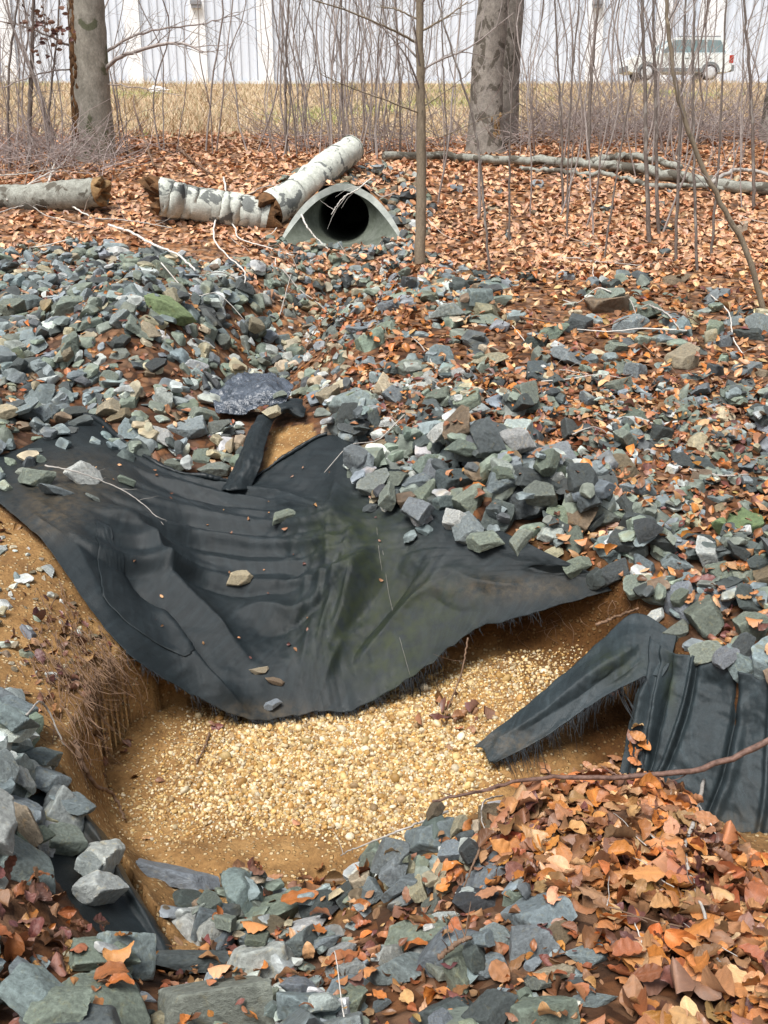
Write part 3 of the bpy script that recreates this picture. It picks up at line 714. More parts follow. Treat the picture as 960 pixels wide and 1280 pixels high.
# ------------------------------------------------------------------ rocks: broken slate-grey stone, each one a polytope with worn edges
def rock_dirs(seed):
    r = np.random.default_rng(seed); n = r.integers(9, 14)
    N = r.normal(size=(n, 3)); N /= np.linalg.norm(N, axis=1)[:, None]
    N = np.vstack([N, [[0, 0, 1], [0, 0, -1], [.9, .1, .1], [-.9, -.2, 0], [.1, .95, 0], [-.1, -.95, .1]]]); N[n:] += r.normal(0, .22, (6, 3)); N /= np.linalg.norm(N, axis=1)[:, None]
    h = np.concatenate([r.uniform(.80, 1.05, n), r.uniform(.58, .9, 6)])
    ax = np.array([1., r.uniform(.62, .95), r.uniform(.32, .74)])
    return N, h, ax, r.uniform(0, 50, 3)
def rock_shape(D, Fc, seed, fine=True):
    N, h, ax, off = rock_dirs(seed)
    dn = np.clip(D@N.T, 1e-3, None); q = h[None]/dn
    k = 34. if fine else 60.
    r = -np.log(np.sum(np.exp(-k*q), 1))/k                     # soft minimum: worn edges
    V = D*r[:, None]*ax
    if fine:
        def fr(v, s, o): return np.array([mnoise.fractal(Vector(p)*s+Vector(o), .9, 2.1, 5) for p in v])
        d1 = fr(V, 2.4, off); d2 = np.array([mnoise.ridged_multi_fractal(Vector(p)*3.2+Vector(off)*2, 1., 2.1, 4, 1., 2.) for p in V])
        V = V+D*(.030*d1-.018*np.clip(d2-1.1, -1, 1))[:, None]
    V /= (V[:, 0].max()-V[:, 0].min()); return V-(V.max(0)+V.min(0))/2
NPR = 26
ROCK_HI = []
for s in range(NPR):
    V = rock_shape(ICO4[0], ICO4[1], 100+s); o = mesh_np('rock', V, [ICO4[1]], M['rock'], True, link=False); me = o.data
    try: me.set_sharp_from_angle(angle=math.radians(38))
    except Exception: pass
    ROCK_HI.append((me, V)); bpy.data.objects.remove(o)
ROCK_LO = [rock_shape(ICO2[0], ICO2[1], 100+s, False) for s in range(NPR)]
ROCK_XLO = [rock_shape(ICO1[0], ICO1[1], 100+s, False) for s in range(NPR)]
PROTO_DIM = np.array([v.max(0)-v.min(0) for v in ROCK_LO])
ROCK_COL = {'blue-grey': (.172, .202, .208), 'green-grey': (.165, .193, .157), 'dark grey': (.066, .077, .076), 'tan': (.33, .29, .20), 'pale grey': (.37, .395, .375), 'brownish': (.15, .115, .075), 'mossy green': (.135, .175, .085)}
rocks = []   # dict(p, R, s(3), proto, col, colname, fixed label)
def rotm(rz, rx, ry):
    return np.array(Matrix.Rotation(rz, 3, 'Z') @ Matrix.Rotation(rx, 3, 'X') @ Matrix.Rotation(ry, 3, 'Y'))
def place_rock(x, y, dia, proto, colname, tilt=.3, aspect=None, rz=None, sink=.36, maxpile=.35, label=None, flat=False, stack=True):
    b = int(round((x-HX0)/HS)); a = int(round((y-HY0)/HS)); r = max(1, int(dia*.42/HS))
    if a-r < 1 or b-r < 1 or a+r >= HNY-1 or b+r >= HNX-1: return None
    S = HP[a-r:a+r+1, b-r:b+r+1]; T0 = HT[a-r:a+r+1, b-r:b+r+1]
    g1 = np.arange(-r, r+1); rr = np.hypot(g1[:, None], g1[None])/(r+.5); inside = rr <= 1
    zs = np.percentile(S[inside], 55)
    if zs-T0[r, r] > maxpile and label is None: return None
    sc = np.array([1, rng.uniform(.75, 1.15), rng.uniform(.7, 1.25)]) if aspect is None else np.array(aspect)
    dims = PROTO_DIM[proto]*sc*dia
    gx = (HT[min(a+0, HNY-1), min(b+4, HNX-1)]-HT[a, max(b-4, 0)])/(8*HS); gy = (HT[min(a+4, HNY-1), b]-HT[max(a-4, 0), b])/(8*HS)
    sl = np.clip([gx, gy], -.6, .6)
    R = rotm(0, math.atan(sl[1]), -math.atan(sl[0]))@rotm(rng.uniform(0, 6.28) if rz is None else rz, rng.normal(0, tilt), rng.normal(0, tilt))
    zc = zs+dims[2]*(.5-sink)
    top = zc+dims[2]*.40*np.sqrt(np.clip(1-rr**2, 0, 1))
    if stack: HP[a-r:a+r+1, b-r:b+r+1] = np.where(inside, np.maximum(S, top), S)
    base_c = np.array(ROCK_COL[colname]); c = np.clip(base_c*(rng.uniform(.72, 1.3) if label is None else rng.uniform(1.0, 1.35))*(1+rng.normal(0, .028, 3)), .02, .6)
    rk = dict(p=np.array([x, y, zc]), R=R, s=sc*dia, proto=proto, col=c, cn=colname, label=label, dia=dia, dims=dims)
    rocks.append(rk); return rk
def scatter(poly_uv, cover, d0, d1, cols, vmaxpile=.3, tilt=.3, avoid=None, skip_fabric=.0, noise_cut=None):
    pts = np.array([hit(u, v)[:2] for u, v in poly_uv]); lo, hi = pts.min(0), pts.max(0)
    area = .5*abs(np.dot(pts[:, 0], np.roll(pts[:, 1], 1))-np.dot(pts[:, 1], np.roll(pts[:, 0], 1)))
    dm = (d0+d1)/2; n = int(cover*area/(dm*dm*.62)); k = 0; tries = 0
    names = list(cols); wts = np.array([cols[c] for c in names]); wts = wts/wts.sum()
    while k < n and tries < n*12:
        tries += 1; x, y = rng.uniform(lo, hi)
        if not inpoly(np.array([x]), np.array([y]), pts)[0]: continue
        if noise_cut is not None and vnoise(np.array([x]), np.array([y]), 1.1, 3)[0] < noise_cut-rng.uniform(0, .12): continue
        fa = look(HFAB, x, y)
        if fa and rng.random() > skip_fabric: continue
        d = d0+(d1-d0)*rng.beta(1.3, 2.6)
        if avoid is not None and any(math.hypot(x-q[0], y-q[1]) < q[2]*.5+d*.3 for q in avoid): continue
        if place_rock(x, y, d, int(rng.integers(NPR)), names[rng.choice(len(names), p=wts)], tilt, maxpile=vmaxpile): k += 1
# stones one can pick out: (u, v, width px, aspect, colour, proto, rz, label, tilt)
NOTABLE = [
 (690, 566, 62, (1, .9, 1.35), 'blue-grey', 3, .4, 'big pointed blue-grey rock standing on the rock pile right of the fabric', .15),
 (214, 392, 72, (1, .6, .8), 'mossy green', 7, .1, 'long low mossy rock on the left bank above the gully', .05),
 (926, 650, 72, (1, .8, 1.0), 'mossy green', 12, .6, 'large mossy green boulder near the right frame edge', .15),
 (222, 1094, 112, (1, .55, .55), 'blue-grey', 5, -.05, 'long flat blue-grey slab lying on the near edge of the gravel', .04),
 (300, 735, 36, (1, .7, .9), 'tan', 9, .2, 'single tan stone lying in the middle of the black fabric', .1),
 (355, 660, 36, (1, .7, .8), 'green-grey', 14, .5, 'grey stone with a leaf beside it on the upper fabric', .2),
 (112, 627, 54, (1, .8, .9), 'pale grey', 9, .3, 'pale rock sitting on the upper left part of the fabric', .15),
 (72, 640, 52, (1, .6, .7), 'blue-grey', 2, .9, 'blue-grey rock leaning beside the pale one on the fabric', .3),
 (48, 617, 50, (1, .8, .8), 'green-grey', 20, 0, 'green-grey rock at the upper left corner of the fabric', .2),
 (162, 638, 24, (1, .8, .9), 'green-grey', 21, 0, 'small rock under the bare twig on the fabric', .2),
 (122, 663, 24, (1, .7, .6), 'green-grey', 8, .6, 'small flat chip of rock on the left side of the fabric', .1),
 (62, 712, 20, (1, .8, 1), 'pale grey', 1, 0, 'little pale rock at the left edge of the fabric on bare soil', .2),
 (345, 882, 26, (1, .6, .7), 'brownish', 4, 0, 'small brownish stone at the bottom tip of the fabric', .1),
 (326, 878, 26, (1, .6, .7), 'tan', 11, .3, 'flat tan stone touching the bottom tip of the fabric', .1),
 (342, 898, 22, (1, .7, .9), 'blue-grey', 13, .8, 'small blue-grey pebble just below the fabric tip', .1),
 (135, 1256, 128, (1, .8, .7), 'green-grey', 6, .2, 'big green-grey slab second from left along the bottom edge', .08),
 (272, 1256, 150, (1, .5, .75), 'green-grey', 10, .12, 'widest long slab along the bottom edge with a rough face', .05),
 (52, 1236, 100, (1, .7, .7), 'blue-grey', 15, .2, 'blue-grey slab at the bottom left corner below the leaves', .08),
 (519, 1168, 96, (1, .8, .8), 'green-grey', 17, .1, 'broad rounded green-grey rock in front of the leaf heap', .08),
 (36, 1084, 90, (1, .9, .8), 'blue-grey', 18, .5, 'broad blue-grey rock at the left frame edge above the leaves', .15),
 (127, 1130, 74, (1, .8, 1), 'pale grey', 19, .9, 'pale faceted rock on the black strip at lower left', .2),
 (22, 905, 62, (1, .8, .9), 'blue-grey', 0, .4, 'blue-grey ledge rock jutting over the roots at left', .1),
 (52, 1036, 62, (1, .6, .7), 'tan', 22, .1, 'tan and grey rough rock in the left rock pile', .1),
 (84, 1066, 58, (1, .8, .9), 'green-grey', 23, .7, 'square grey rock on top of the black strip', .2),
 (245, 1128, 62, (1, .7, .8), 'dark grey', 24, .3, 'dark wedge shaped rock tucked under the flat slab', .15),
 (240, 1205, 98, (1, .55, .55), 'dark grey', 25, .25, 'long dark slab right of the black strip end', .08),
 (662, 1178, 68, (1, .9, 1.1), 'blue-grey', 1, .3, 'tall blocky blue-grey rock at the foot of the leaf heap', .15),
 (698, 1168, 50, (1, .8, .8), 'brownish', 2, .8, 'brown topped rock leaning on the tall blocky one', .25),
 (735, 1194, 52, (1, .8, .8), 'blue-grey', 3, .4, 'pale blue rock partly under the orange leaves', .15),
 (690, 1218, 62, (1, .5, .6), 'tan', 4, .1, 'flat tan slab below the blocky rocks', .06),
 (352, 1188, 54, (1, .7, .8), 'pale grey', 5, 0, 'pale flat rock between the dark slab and the mossy ones', .1),
 (433, 1232, 62, (1, .6, .6), 'blue-grey', 9, .2, 'low blue-grey rock below the red brown leaf', .1),
 (742, 1250, 62, (1, .5, .5), 'blue-grey', 7, .1, 'flat blue rock at the bottom edge beside the leaves', .05),
 (798, 608, 50, (1, .8, .9), 'blue-grey', 8, .3, 'smooth blue-grey block right of the pointed rock', .12),
 (868, 466, 48, (1, .7, .6), 'blue-grey', 11, .1, 'dark blue flat slab high on the right slope', .1),
 (895, 460, 26, (1, .5, 1.4), 'dark grey', 12, .3, 'upright dark splinter beside the flat slab', .25),
 (605, 702, 46, (1, .8, .8), 'green-grey', 13, .2, 'green-grey rock overhanging the fabric edge', .12),
 (648, 702, 38, (1, .8, 1.1), 'green-grey', 14, .9, 'tilted green-grey rock at the fabric edge', .35),
 (686, 710, 36, (1, .6, .9), 'tan', 16, .2, 'tan flake of rock on the fabric edge', .2),
 (765, 722, 48, (1, .8, .9), 'dark grey', 17, .3, 'dark rock above the cut soil face', .12),
 (720, 716, 36, (1, .8, .9), 'green-grey', 18, .2, 'rounded green-grey rock last along the fabric edge', .12),
 (788, 652, 32, (1, .8, 1.9), 'dark grey', 19, .1, 'tall narrow dark rock standing on the right pile', .1),
 (586, 632, 48, (1, .9, .9), 'green-grey', 20, .3, 'chunky green-grey rock above the fabric edge', .15),
 (884, 816, 44, (1, .9, 1.0), 'green-grey', 21, .2, 'square greenish rock on top of the pleated curtain', .1),
 (818, 768, 34, (1, .8, .9), 'pale grey', 22, .5, 'pale rock at the top of the drooping flap', .2),
 (938, 780, 44, (1, .8, 1.4), 'green-grey', 23, .2, 'tall greenish block above the pleated curtain', .15),
 (902, 848, 34, (1, .8, .8), 'blue-grey', 24, .7, 'angular grey rock touching the pleated curtain', .25),
 (926, 822, 40, (1, .7, .9), 'dark grey', 25, .9, 'dark tilted rock near the curtain at the right', .35),
 (866, 724, 42, (1, .9, .9), 'blue-grey', 0, .4, 'rounded blue-grey rock right of the tall narrow one', .15),
 (484, 530, 24, (1, .8, .8), 'pale grey', 1, .1, 'small whitish stone at the top corner of the fabric', .15),
 (462, 560, 46, (1, .55, .6), 'brownish', 2, .0, 'flat brown stone above the fabric corner', .08),
 (236, 532, 50, (1, .7, 1.0), 'blue-grey', 3, .4, 'steep blue-grey rock above the middle of the fabric', .2),
 (268, 582, 44, (1, .8, .9), 'green-grey', 4, .2, 'green-grey block just behind the fabric sag', .15),
 (342, 540, 24, (1, .9, 1), 'tan', 5, .5, 'tan stone on the sandy patch beside the twisted strip', .2),
 (350, 518, 20, (1, .8, .9), 'green-grey', 6, .4, 'small greenish rock held by the twisted strip', .2),
 (270, 503, 4, (1, 1, 1), 'green-grey', 6, .4, None, .2),
 (570, 752, 4, (1, 1, 1), 'tan', 6, .4, None, .2)]
NOTABLE = [q for q in NOTABLE if q[7]]
def note_pos(q):
    p = hit(q[0], q[1]+.30*q[2]*q[3][2]*(.55 if q[1] > 800 else .8)); D = proj(p)[0, 2]; dia = q[2]*D/F
    return p, dia
avoid = []
for q in NOTABLE:
    p, dia = note_pos(q); avoid.append((p[0], p[1], dia))
GREY = {'blue-grey': 5, 'green-grey': 4, 'dark grey': 3, 'pale grey': 1, 'tan': .9, 'brownish': .8}
GREYL = {'blue-grey': 4, 'green-grey': 5, 'dark grey': 4, 'pale grey': 1.6, 'tan': .7, 'brownish': .4}
BUFF = {'blue-grey': 2.5, 'green-grey': 4, 'dark grey': 2, 'pale grey': 2, 'tan': 2.2, 'brownish': 1}
scatter([(-70, 330), (120, 303), (215, 318), (330, 400), (300, 470), (235, 500), (110, 528), (95, 560), (40, 585), (-70, 590)], 2.0, .07, .27, GREY, .34, .33)
scatter([(220, 330), (330, 395), (300, 470), (240, 500), (330, 470), (400, 440), (500, 350), (430, 325)], 1.8, .06, .22, BUFF, .28, .33)
scatter([(110, 528), (235, 500), (300, 480), (320, 500), (305, 600), (250, 605), (170, 575)], 1.7, .07, .26, BUFF, .25, .3, avoid, .05)
scatter([(330, 470), (400, 440), (470, 400), (430, 530), (405, 548), (380, 500)], 1.1, .06, .22, BUFF, .2, .3, avoid)
scatter([(408, 540), (470, 470), (560, 445), (760, 480), (1100, 520), (1150, 700), (1100, 900), (960, 868), (838, 808), (796, 762), (735, 744), (600, 716), (518, 690), (448, 640)], .95, .09, .33, GREYL, .26, .33, avoid, .7)
scatter([(430, 545), (500, 545), (800, 640), (1000, 700), (960, 860), (842, 808), (796, 762), (735, 744), (600, 716), (518, 690), (448, 640)], 2.3, .11, .27, GREYL, .32, .36, avoid, .7)
scatter([(430, 440), (520, 350), (700, 345), (1150, 360), (1150, 540), (760, 480), (560, 450), (470, 475)], .55, .10, .36, GREY, .15, .2, avoid, noise_cut=-.06)
scatter([(420, 330), (530, 300), (560, 330), (700, 350), (560, 400), (470, 400)], .5, .1, .28, GREY, .15, .22)
LIP = {'blue-grey': 4, 'green-grey': 6, 'dark grey': 3, 'pale grey': 1.6, 'tan': 1.5, 'brownish': .6}
scatter([(440, 600), (470, 630), (530, 670), (610, 688), (740, 712), (800, 735), (850, 790), (900, 822), (1000, 840), (1080, 868), (1080, 915), (965, 893), (900, 876), (846, 840), (812, 800), (792, 766), (742, 748), (660, 736), (600, 722), (520, 696), (455, 650)], 2.5, .08, .23, LIP, .3, .35, None, 1.)
scatter([(462, 236), (520, 228), (545, 262), (535, 300), (512, 305)], 1.1, .1, .25, GREY, .25, .3)
scatter([(340, 225), (395, 210), (470, 208), (530, 225), (500, 240), (430, 226), (380, 240)], .8, .08, .22, GREY, .25, .3)
scatter([(320, 318), (350, 300), (505, 300), (540, 330), (430, 345)], 1.5, .08, .2, GREY, .2, .3)
scatter([(-70, 855), (20, 880), (66, 930), (78, 985), (120, 1040), (150, 1100), (195, 1180), (120, 1150), (60, 1120), (-70, 1120)], 2.3, .09, .24, {'blue-grey': 6, 'pale grey': 4, 'green-grey': 2, 'tan': .6}, .4, .35, avoid, .22)
scatter([(-70, 880), (30, 905), (75, 990), (115, 1050), (150, 1110), (150, 1150), (60, 1115), (-70, 1110)], 1.6, .11, .24, {'blue-grey': 6, 'pale grey': 4, 'green-grey': 1.5}, .45, .35, None, .45)
scatter([(-70, 1200), (200, 1195), (215, 1180), (300, 1130), (420, 1120), (560, 1045), (640, 1110), (700, 1150), (790, 1285), (-70, 1300)], 1.7, .07, .29, {'blue-grey': 6, 'pale grey': 3.5, 'green-grey': 4, 'dark grey': 1.4, 'tan': .8}, .2, .3, avoid, .05)
scatter([(165, 1100), (280, 1100), (420, 1115), (560, 1030), (620, 1010), (640, 1060), (560, 1110), (420, 1160), (220, 1180)], .8, .05, .15, BUFF, .15, .35, avoid, .2)
scatter([(-70, 640), (10, 680), (60, 760), (70, 820), (-70, 840)], .35, .05, .13, {'pale grey': 3, 'green-grey': 2, 'blue-grey': 2}, .1, .25)
scatter([(-30, 650), (60, 700), (130, 800), (80, 860), (-30, 840)], .12, .02, .06, {'pale grey': 3, 'tan': 3, 'brownish': 3}, .1, .25)
scatter([(100, 535), (180, 575), (130, 660), (40, 660), (-40, 600)], .35, .08, .2, GREYL, .1, .25, avoid, 1.)
scatter([(0, 340), (200, 300), (520, 310), (960, 330), (960, 220), (560, 215), (100, 270), (0, 300)], .03, .1, .25, GREY, .1, .2)
scatter([(430, 470), (560, 445), (760, 480), (1100, 500), (1150, 700), (1100, 880), (960, 868), (838, 806), (735, 735), (600, 708), (518, 682), (448, 636)], .4, .05, .14, GREYL, .2, .3, None, .1)
scatter([(165, 1120), (420, 1135), (560, 1060), (640, 1120), (720, 1170), (790, 1290), (-70, 1300), (-70, 1225), (160, 1215)], .3, .035, .12, {'blue-grey': 6, 'pale grey': 3, 'green-grey': 4, 'dark grey': 2, 'tan': 1.2}, .15, .3, None, .05)
for q in NOTABLE:
    p, dia = note_pos(q); u, v, wpx, asp, cn, pr, rz, lab, tl = q
    place_rock(p[0], p[1], dia/PROTO_DIM[pr][0]*.98, pr, cn, tl, asp, rz, .2, label=lab)

# ------------------------------------------------------------------ dead leaves
def leaf_shape(seed, nl, nw, fine=True):
    r = np.random.default_rng(seed); s = np.linspace(0, 1, nl); wd = (np.sin(np.pi*np.clip(s, 0, 1)**.85)**.75)*.5*r.uniform(.48, .66)
    wd[0] = .02; wd[-1] = .012; t = np.linspace(-1, 1, nw)
    S, T = np.meshgrid(s, t, indexing='ij'); W = wd[:, None]*T
    fold = r.uniform(-.1, .6); curl = r.normal(0, 1.3); twist = r.normal(0, .8); cup = r.normal(.2, .7)
    z = fold*np.abs(W)+cup*W*W*3
    if fine: z = z+.035*np.sin(S*r.uniform(18, 30)+r.uniform(0, 6))*np.abs(T)**1.3
    z = z+.03*np.sin(S*7+r.uniform(0, 6))*T
    a = curl*(S-.5); x = np.where(abs(curl) > .05, np.sin(a)/(curl if abs(curl) > .05 else 1), S-.5); zz = np.where(abs(curl) > .05, (1-np.cos(a))/(curl if abs(curl) > .05 else 1), 0)
    X = x-z*np.sin(a)*.8; Z = zz+z*np.cos(a); Y = W
    tw = twist*(S-.5); Y, Z = Y*np.cos(tw)-Z*np.sin(tw), Y*np.sin(tw)+Z*np.cos(tw)
    V = np.stack([X, Y, Z], -1).reshape(-1, 3); V[:, 2] -= V[:, 2].mean()
    i = np.arange(nl-1)[:, None]*nw; j = np.arange(nw-1)[None]
    Q = np.stack([i+j, i+nw+j, i+nw+j+1, i+j+1], -1).reshape(-1, 4)
    vein = np.clip(1-np.abs(T)*3.2, 0, 1)*.8
    if fine: vein = np.maximum(vein, .5*(np.sin((S*11-np.abs(T)*1.3)*2*np.pi/1.0) > .75))
    return V, Q, vein.ravel()
NLF = 16
LEAF_HI = []; LEAF_LO = []
for s in range(NLF):
    V, Q, vn = leaf_shape(500+s, 15, 9); o = mesh_np('leaf', V, [Q], M['leaf'], True, attrs={'vein': ('FLOAT', vn)}, link=False)
    LEAF_HI.append((o.data, V, Q, vn)); bpy.data.objects.remove(o)
    LEAF_LO.append(leaf_shape(500+s, 5, 5, False))
LEAF_COL = {'orange': (.41, .155, .038), 'tan': (.36, .195, .088), 'brown': (.17, .078, .036), 'purple-brown': (.135, .055, .045), 'pale': (.55, .34, .18), 'rust': (.255, .088, .034)}
leaves = []
def put_leaf(x, y, z, size, cn, tilt=.35, nrm=None, proto=None, rz=None):
    n = np.array([0, 0, 1.]) if nrm is None else nrm
    q = Vector((0, 0, 1)).rotation_difference(Vector(n)).to_matrix()
    R = np.array(q)@rotm(rng.uniform(0, 6.28) if rz is None else rz, rng.normal(0, tilt), rng.normal(0, tilt))
    if rng.random() < .4: R = R@np.diag([1, -1, -1.])
    c = np.clip(np.array(LEAF_COL[cn])*rng.uniform(.7, 1.3)*(1+rng.normal(0, .07, 3)), .01, .75)
    leaves.append(dict(p=np.array([x, y, z]), R=R, s=size, proto=int(rng.integers(NLF)) if proto is None else proto, col=c, cn=cn, label=None))
    return leaves[-1]
GYs, GXs = np.gradient(HT, HS); 
def leaf_zone(poly_uv, per_m2, s0, s1, cols, layers=.0, tilt=.35, gap=None, cut=None, fabric=False):
    pts = np.array([hit(u, v)[:2] for u, v in poly_uv]); lo, hi = pts.min(0), pts.max(0)
    area = np.prod(hi-lo); n = int(per_m2*area); far = np.mean([q[1] for q in poly_uv]) < 400; X = rng.uniform(lo[0], hi[0], n); Y = rng.uniform(lo[1], hi[1], n); k = inpoly(X, Y, pts)
    if cut is not None: k &= vnoise(X, Y, 1.4, 3) > cut+rng.uniform(-.1, .1, n)
    X, Y = X[k], Y[k]; zp, zt_ = surf(X, Y), surf(X, Y, False)
    names = list(cols); wts = np.array([cols[c] for c in names]); wts = wts/wts.sum()
    ci = rng.choice(len(names), len(X), p=wts)
    for i in range(len(X)):
        inside = HX0 < X[i] < HX0+HS*(HNX-1) and HY0 < Y[i] < HY0+HS*(HNY-1)
        if not fabric and inside and look(HFAB, X[i], Y[i]): continue
        if abs(X[i]-CUX) < .62 and 11.3 < Y[i] < 12.3: continue
        if gap is not None and zp[i]-zt_[i] > gap and rng.random() < .88: continue
        nrm = np.array([0, 0, 1.])
        if inside:
            nrm = np.array([-np.clip(look(GXs, X[i], Y[i]), -.8, .8), -np.clip(look(GYs, X[i], Y[i]), -.8, .8), 1.]); nrm /= np.linalg.norm(nrm)
        put_leaf(X[i], Y[i], zp[i]+.006+layers*rng.random(), rng.uniform(s0, s1), names[ci[i]], tilt, nrm)
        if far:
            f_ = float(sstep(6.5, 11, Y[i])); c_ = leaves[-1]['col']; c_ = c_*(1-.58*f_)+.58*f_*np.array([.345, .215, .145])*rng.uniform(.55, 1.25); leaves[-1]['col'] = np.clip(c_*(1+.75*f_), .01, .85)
MIX = {'orange': 4, 'tan': 3.2, 'brown': 3, 'rust': 2.2, 'pale': 2.6, 'purple-brown': 1.2}
DULL = {'orange': 2, 'tan': 2.2, 'brown': 3, 'rust': 2.2, 'pale': 1.5, 'purple-brown': 3}
# far floor of the wood
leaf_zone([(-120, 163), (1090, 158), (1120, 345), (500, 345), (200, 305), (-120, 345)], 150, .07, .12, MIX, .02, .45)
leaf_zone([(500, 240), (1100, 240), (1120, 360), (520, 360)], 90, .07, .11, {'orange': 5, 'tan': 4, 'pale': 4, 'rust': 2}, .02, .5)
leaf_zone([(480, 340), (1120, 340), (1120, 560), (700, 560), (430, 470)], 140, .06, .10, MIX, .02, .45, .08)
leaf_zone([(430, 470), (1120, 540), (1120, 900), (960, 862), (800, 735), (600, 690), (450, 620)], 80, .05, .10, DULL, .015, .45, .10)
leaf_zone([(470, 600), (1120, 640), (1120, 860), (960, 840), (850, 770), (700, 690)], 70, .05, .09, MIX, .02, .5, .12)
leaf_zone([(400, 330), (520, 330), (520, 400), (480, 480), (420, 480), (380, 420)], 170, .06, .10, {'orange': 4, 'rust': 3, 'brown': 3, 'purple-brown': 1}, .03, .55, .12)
leaf_zone([(280, 320), (420, 320), (400, 400), (330, 390), (250, 340)], 120, .06, .10, {'orange': 4, 'rust': 3, 'brown': 3}, .02, .5, .10)
leaf_zone([(-80, 310), (200, 300), (300, 380), (280, 470), (100, 520), (-80, 580)], 34, .06, .09, DULL, .01, .4, .10)
leaf_zone([(110, 528), (300, 480), (400, 480), (310, 600), (170, 575)], 30, .05, .08, DULL, .01, .4, .08)
FRAG = {'brown': 4, 'purple-brown': 2, 'rust': 2, 'tan': 2, 'orange': 1.5}
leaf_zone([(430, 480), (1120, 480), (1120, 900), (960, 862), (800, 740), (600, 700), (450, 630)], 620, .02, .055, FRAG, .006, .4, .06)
leaf_zone([(-60, 1120), (200, 1190), (420, 1120), (560, 1060), (700, 1120), (780, 1300), (-60, 1300)], 700, .015, .05, FRAG, .006, .45, .04)
leaf_zone([(-80, 320), (200, 310), (420, 330), (400, 520), (100, 520), (-80, 590)], 110, .03, .06, FRAG, .006, .4, .06)
leaf_zone([(60, 600), (170, 590), (400, 570), (560, 720), (480, 840), (330, 880), (160, 800)], 16, .012, .03, {'brown': 3, 'tan': 2, 'purple-brown': 2}, .003, .25, fabric=True)
# heap at lower right, patch at lower left, among the near rocks
HEAP = [(640, 1010), (700, 985), (800, 968), (880, 1020), (935, 1068), (1080, 1120), (1380, 1190), (1380, 1300), (800, 1300), (740, 1170), (650, 1120), (590, 1070)]
for k in range(3): leaf_zone(HEAP, 300, .06, .108, {'orange': 4.5, 'tan': 3.4, 'pale': 1.3, 'rust': 2.8, 'brown': 3, 'purple-brown': 2.2}, .02+.02*k, .42, fabric=True)
leaf_zone([(690, 1010), (800, 985), (900, 1040), (1000, 1100), (1060, 1300), (850, 1290)], 120, .065, .11, {'orange': 4, 'tan': 3, 'pale': 1.6, 'rust': 2.4, 'purple-brown': 2}, .07, .6, fabric=True)
leaf_zone([(560, 1040), (660, 1010), (740, 1130), (760, 1200), (600, 1130)], 130, .055, .09, MIX, .03, .5)
leaf_zone([(-60, 1120), (60, 1112), (140, 1190), (170, 1210), (60, 1215), (-60, 1235)], 420, .05, .085, {'purple-brown': 4, 'brown': 3, 'rust': 2, 'tan': 1.2}, .04, .5, fabric=True)
leaf_zone([(-60, 1215), (170, 1190), (420, 1130), (560, 1080), (760, 1290), (-60, 1300)], 95, .05, .09, MIX, .012, .45, .05)
leaf_zone([(380, 1120), (470, 1100), (620, 1200), (640, 1280), (420, 1280)], 60, .05, .09, {'rust': 3, 'orange': 2, 'brown': 2}, .01, .5, .08)
leaf_zone([(1060, 1120), (1500, 1180), (1500, 1320), (760, 1320), (800, 1285), (1060, 1290)], 200, .05, .1, MIX, .02, .45)
leaf_zone([(-450, 1100), (-60, 1110), (-60, 1320), (-450, 1320)], 200, .05, .09, MIX, .02, .45)
# bits in the pit and on the left soil
leaf_zone([(505, 885), (570, 868), (625, 890), (600, 925), (520, 915)], 230, .05, .085, {'rust': 2, 'purple-brown': 3, 'brown': 3, 'tan': 1}, .04, .7)
leaf_zone([(255, 893), (300, 893), (300, 918), (258, 916)], 170, .05, .08, {'purple-brown': 3, 'rust': 2}, .02, .5)
leaf_zone([(660, 960), (740, 925), (790, 945), (770, 985), (690, 1000)], 75, .05, .09, {'tan': 3, 'rust': 2, 'purple-brown': 2}, .01, .35)
leaf_zone([(150, 930), (620, 890), (640, 1000), (300, 1090), (160, 1050)], 5, .04, .07, {'brown': 3, 'tan': 2}, .005, .3)
leaf_zone([(30, 780), (100, 770), (135, 840), (110, 920), (60, 900)], 130, .05, .08, {'purple-brown': 5, 'brown': 3, 'tan': 1}, .02, .6)
leaf_zone([(0, 640), (60, 690), (100, 770), (30, 800), (-40, 700)], 45, .045, .08, {'purple-brown': 3, 'brown': 3, 'tan': 1}, .005, .35)
leaf_zone([(20, 740), (120, 770), (170, 850), (110, 960), (50, 900), (0, 820)], 150, .025, .055, {'purple-brown': 5, 'brown': 4, 'tan': 2}, .01, .6)
leaf_zone([(720, 850), (790, 850), (780, 930), (700, 930)], 60, .05, .09, {'rust': 3, 'brown': 2}, .01, .4)
leaf_zone([(290, 1100), (420, 1085), (420, 1135), (300, 1140)], 210, .05, .085, {'orange': 3, 'rust': 3, 'brown': 2, 'purple-brown': 2}, .03, .5)
_big = [((150, 1202), .085, 'orange', 'large bright orange leaf at the end of the black strip'), ((428, 1205), .10, 'rust', 'red brown lobed leaf lying flat among the near rocks'),
   ((140, 1224), .09, 'rust', 'rust coloured leaf just under the bright orange one'), ((356, 666-1), .04, 'rust', None), ((375, 1130), .12, 'orange', 'curled orange leaf on the near edge of the gravel')]
for (u, v), s_, cn, lab in _big:
    p = hit(u, v, True); L = put_leaf(p[0], p[1], p[2]+.015, s_, cn, .15, rz=.3); L['label'] = lab

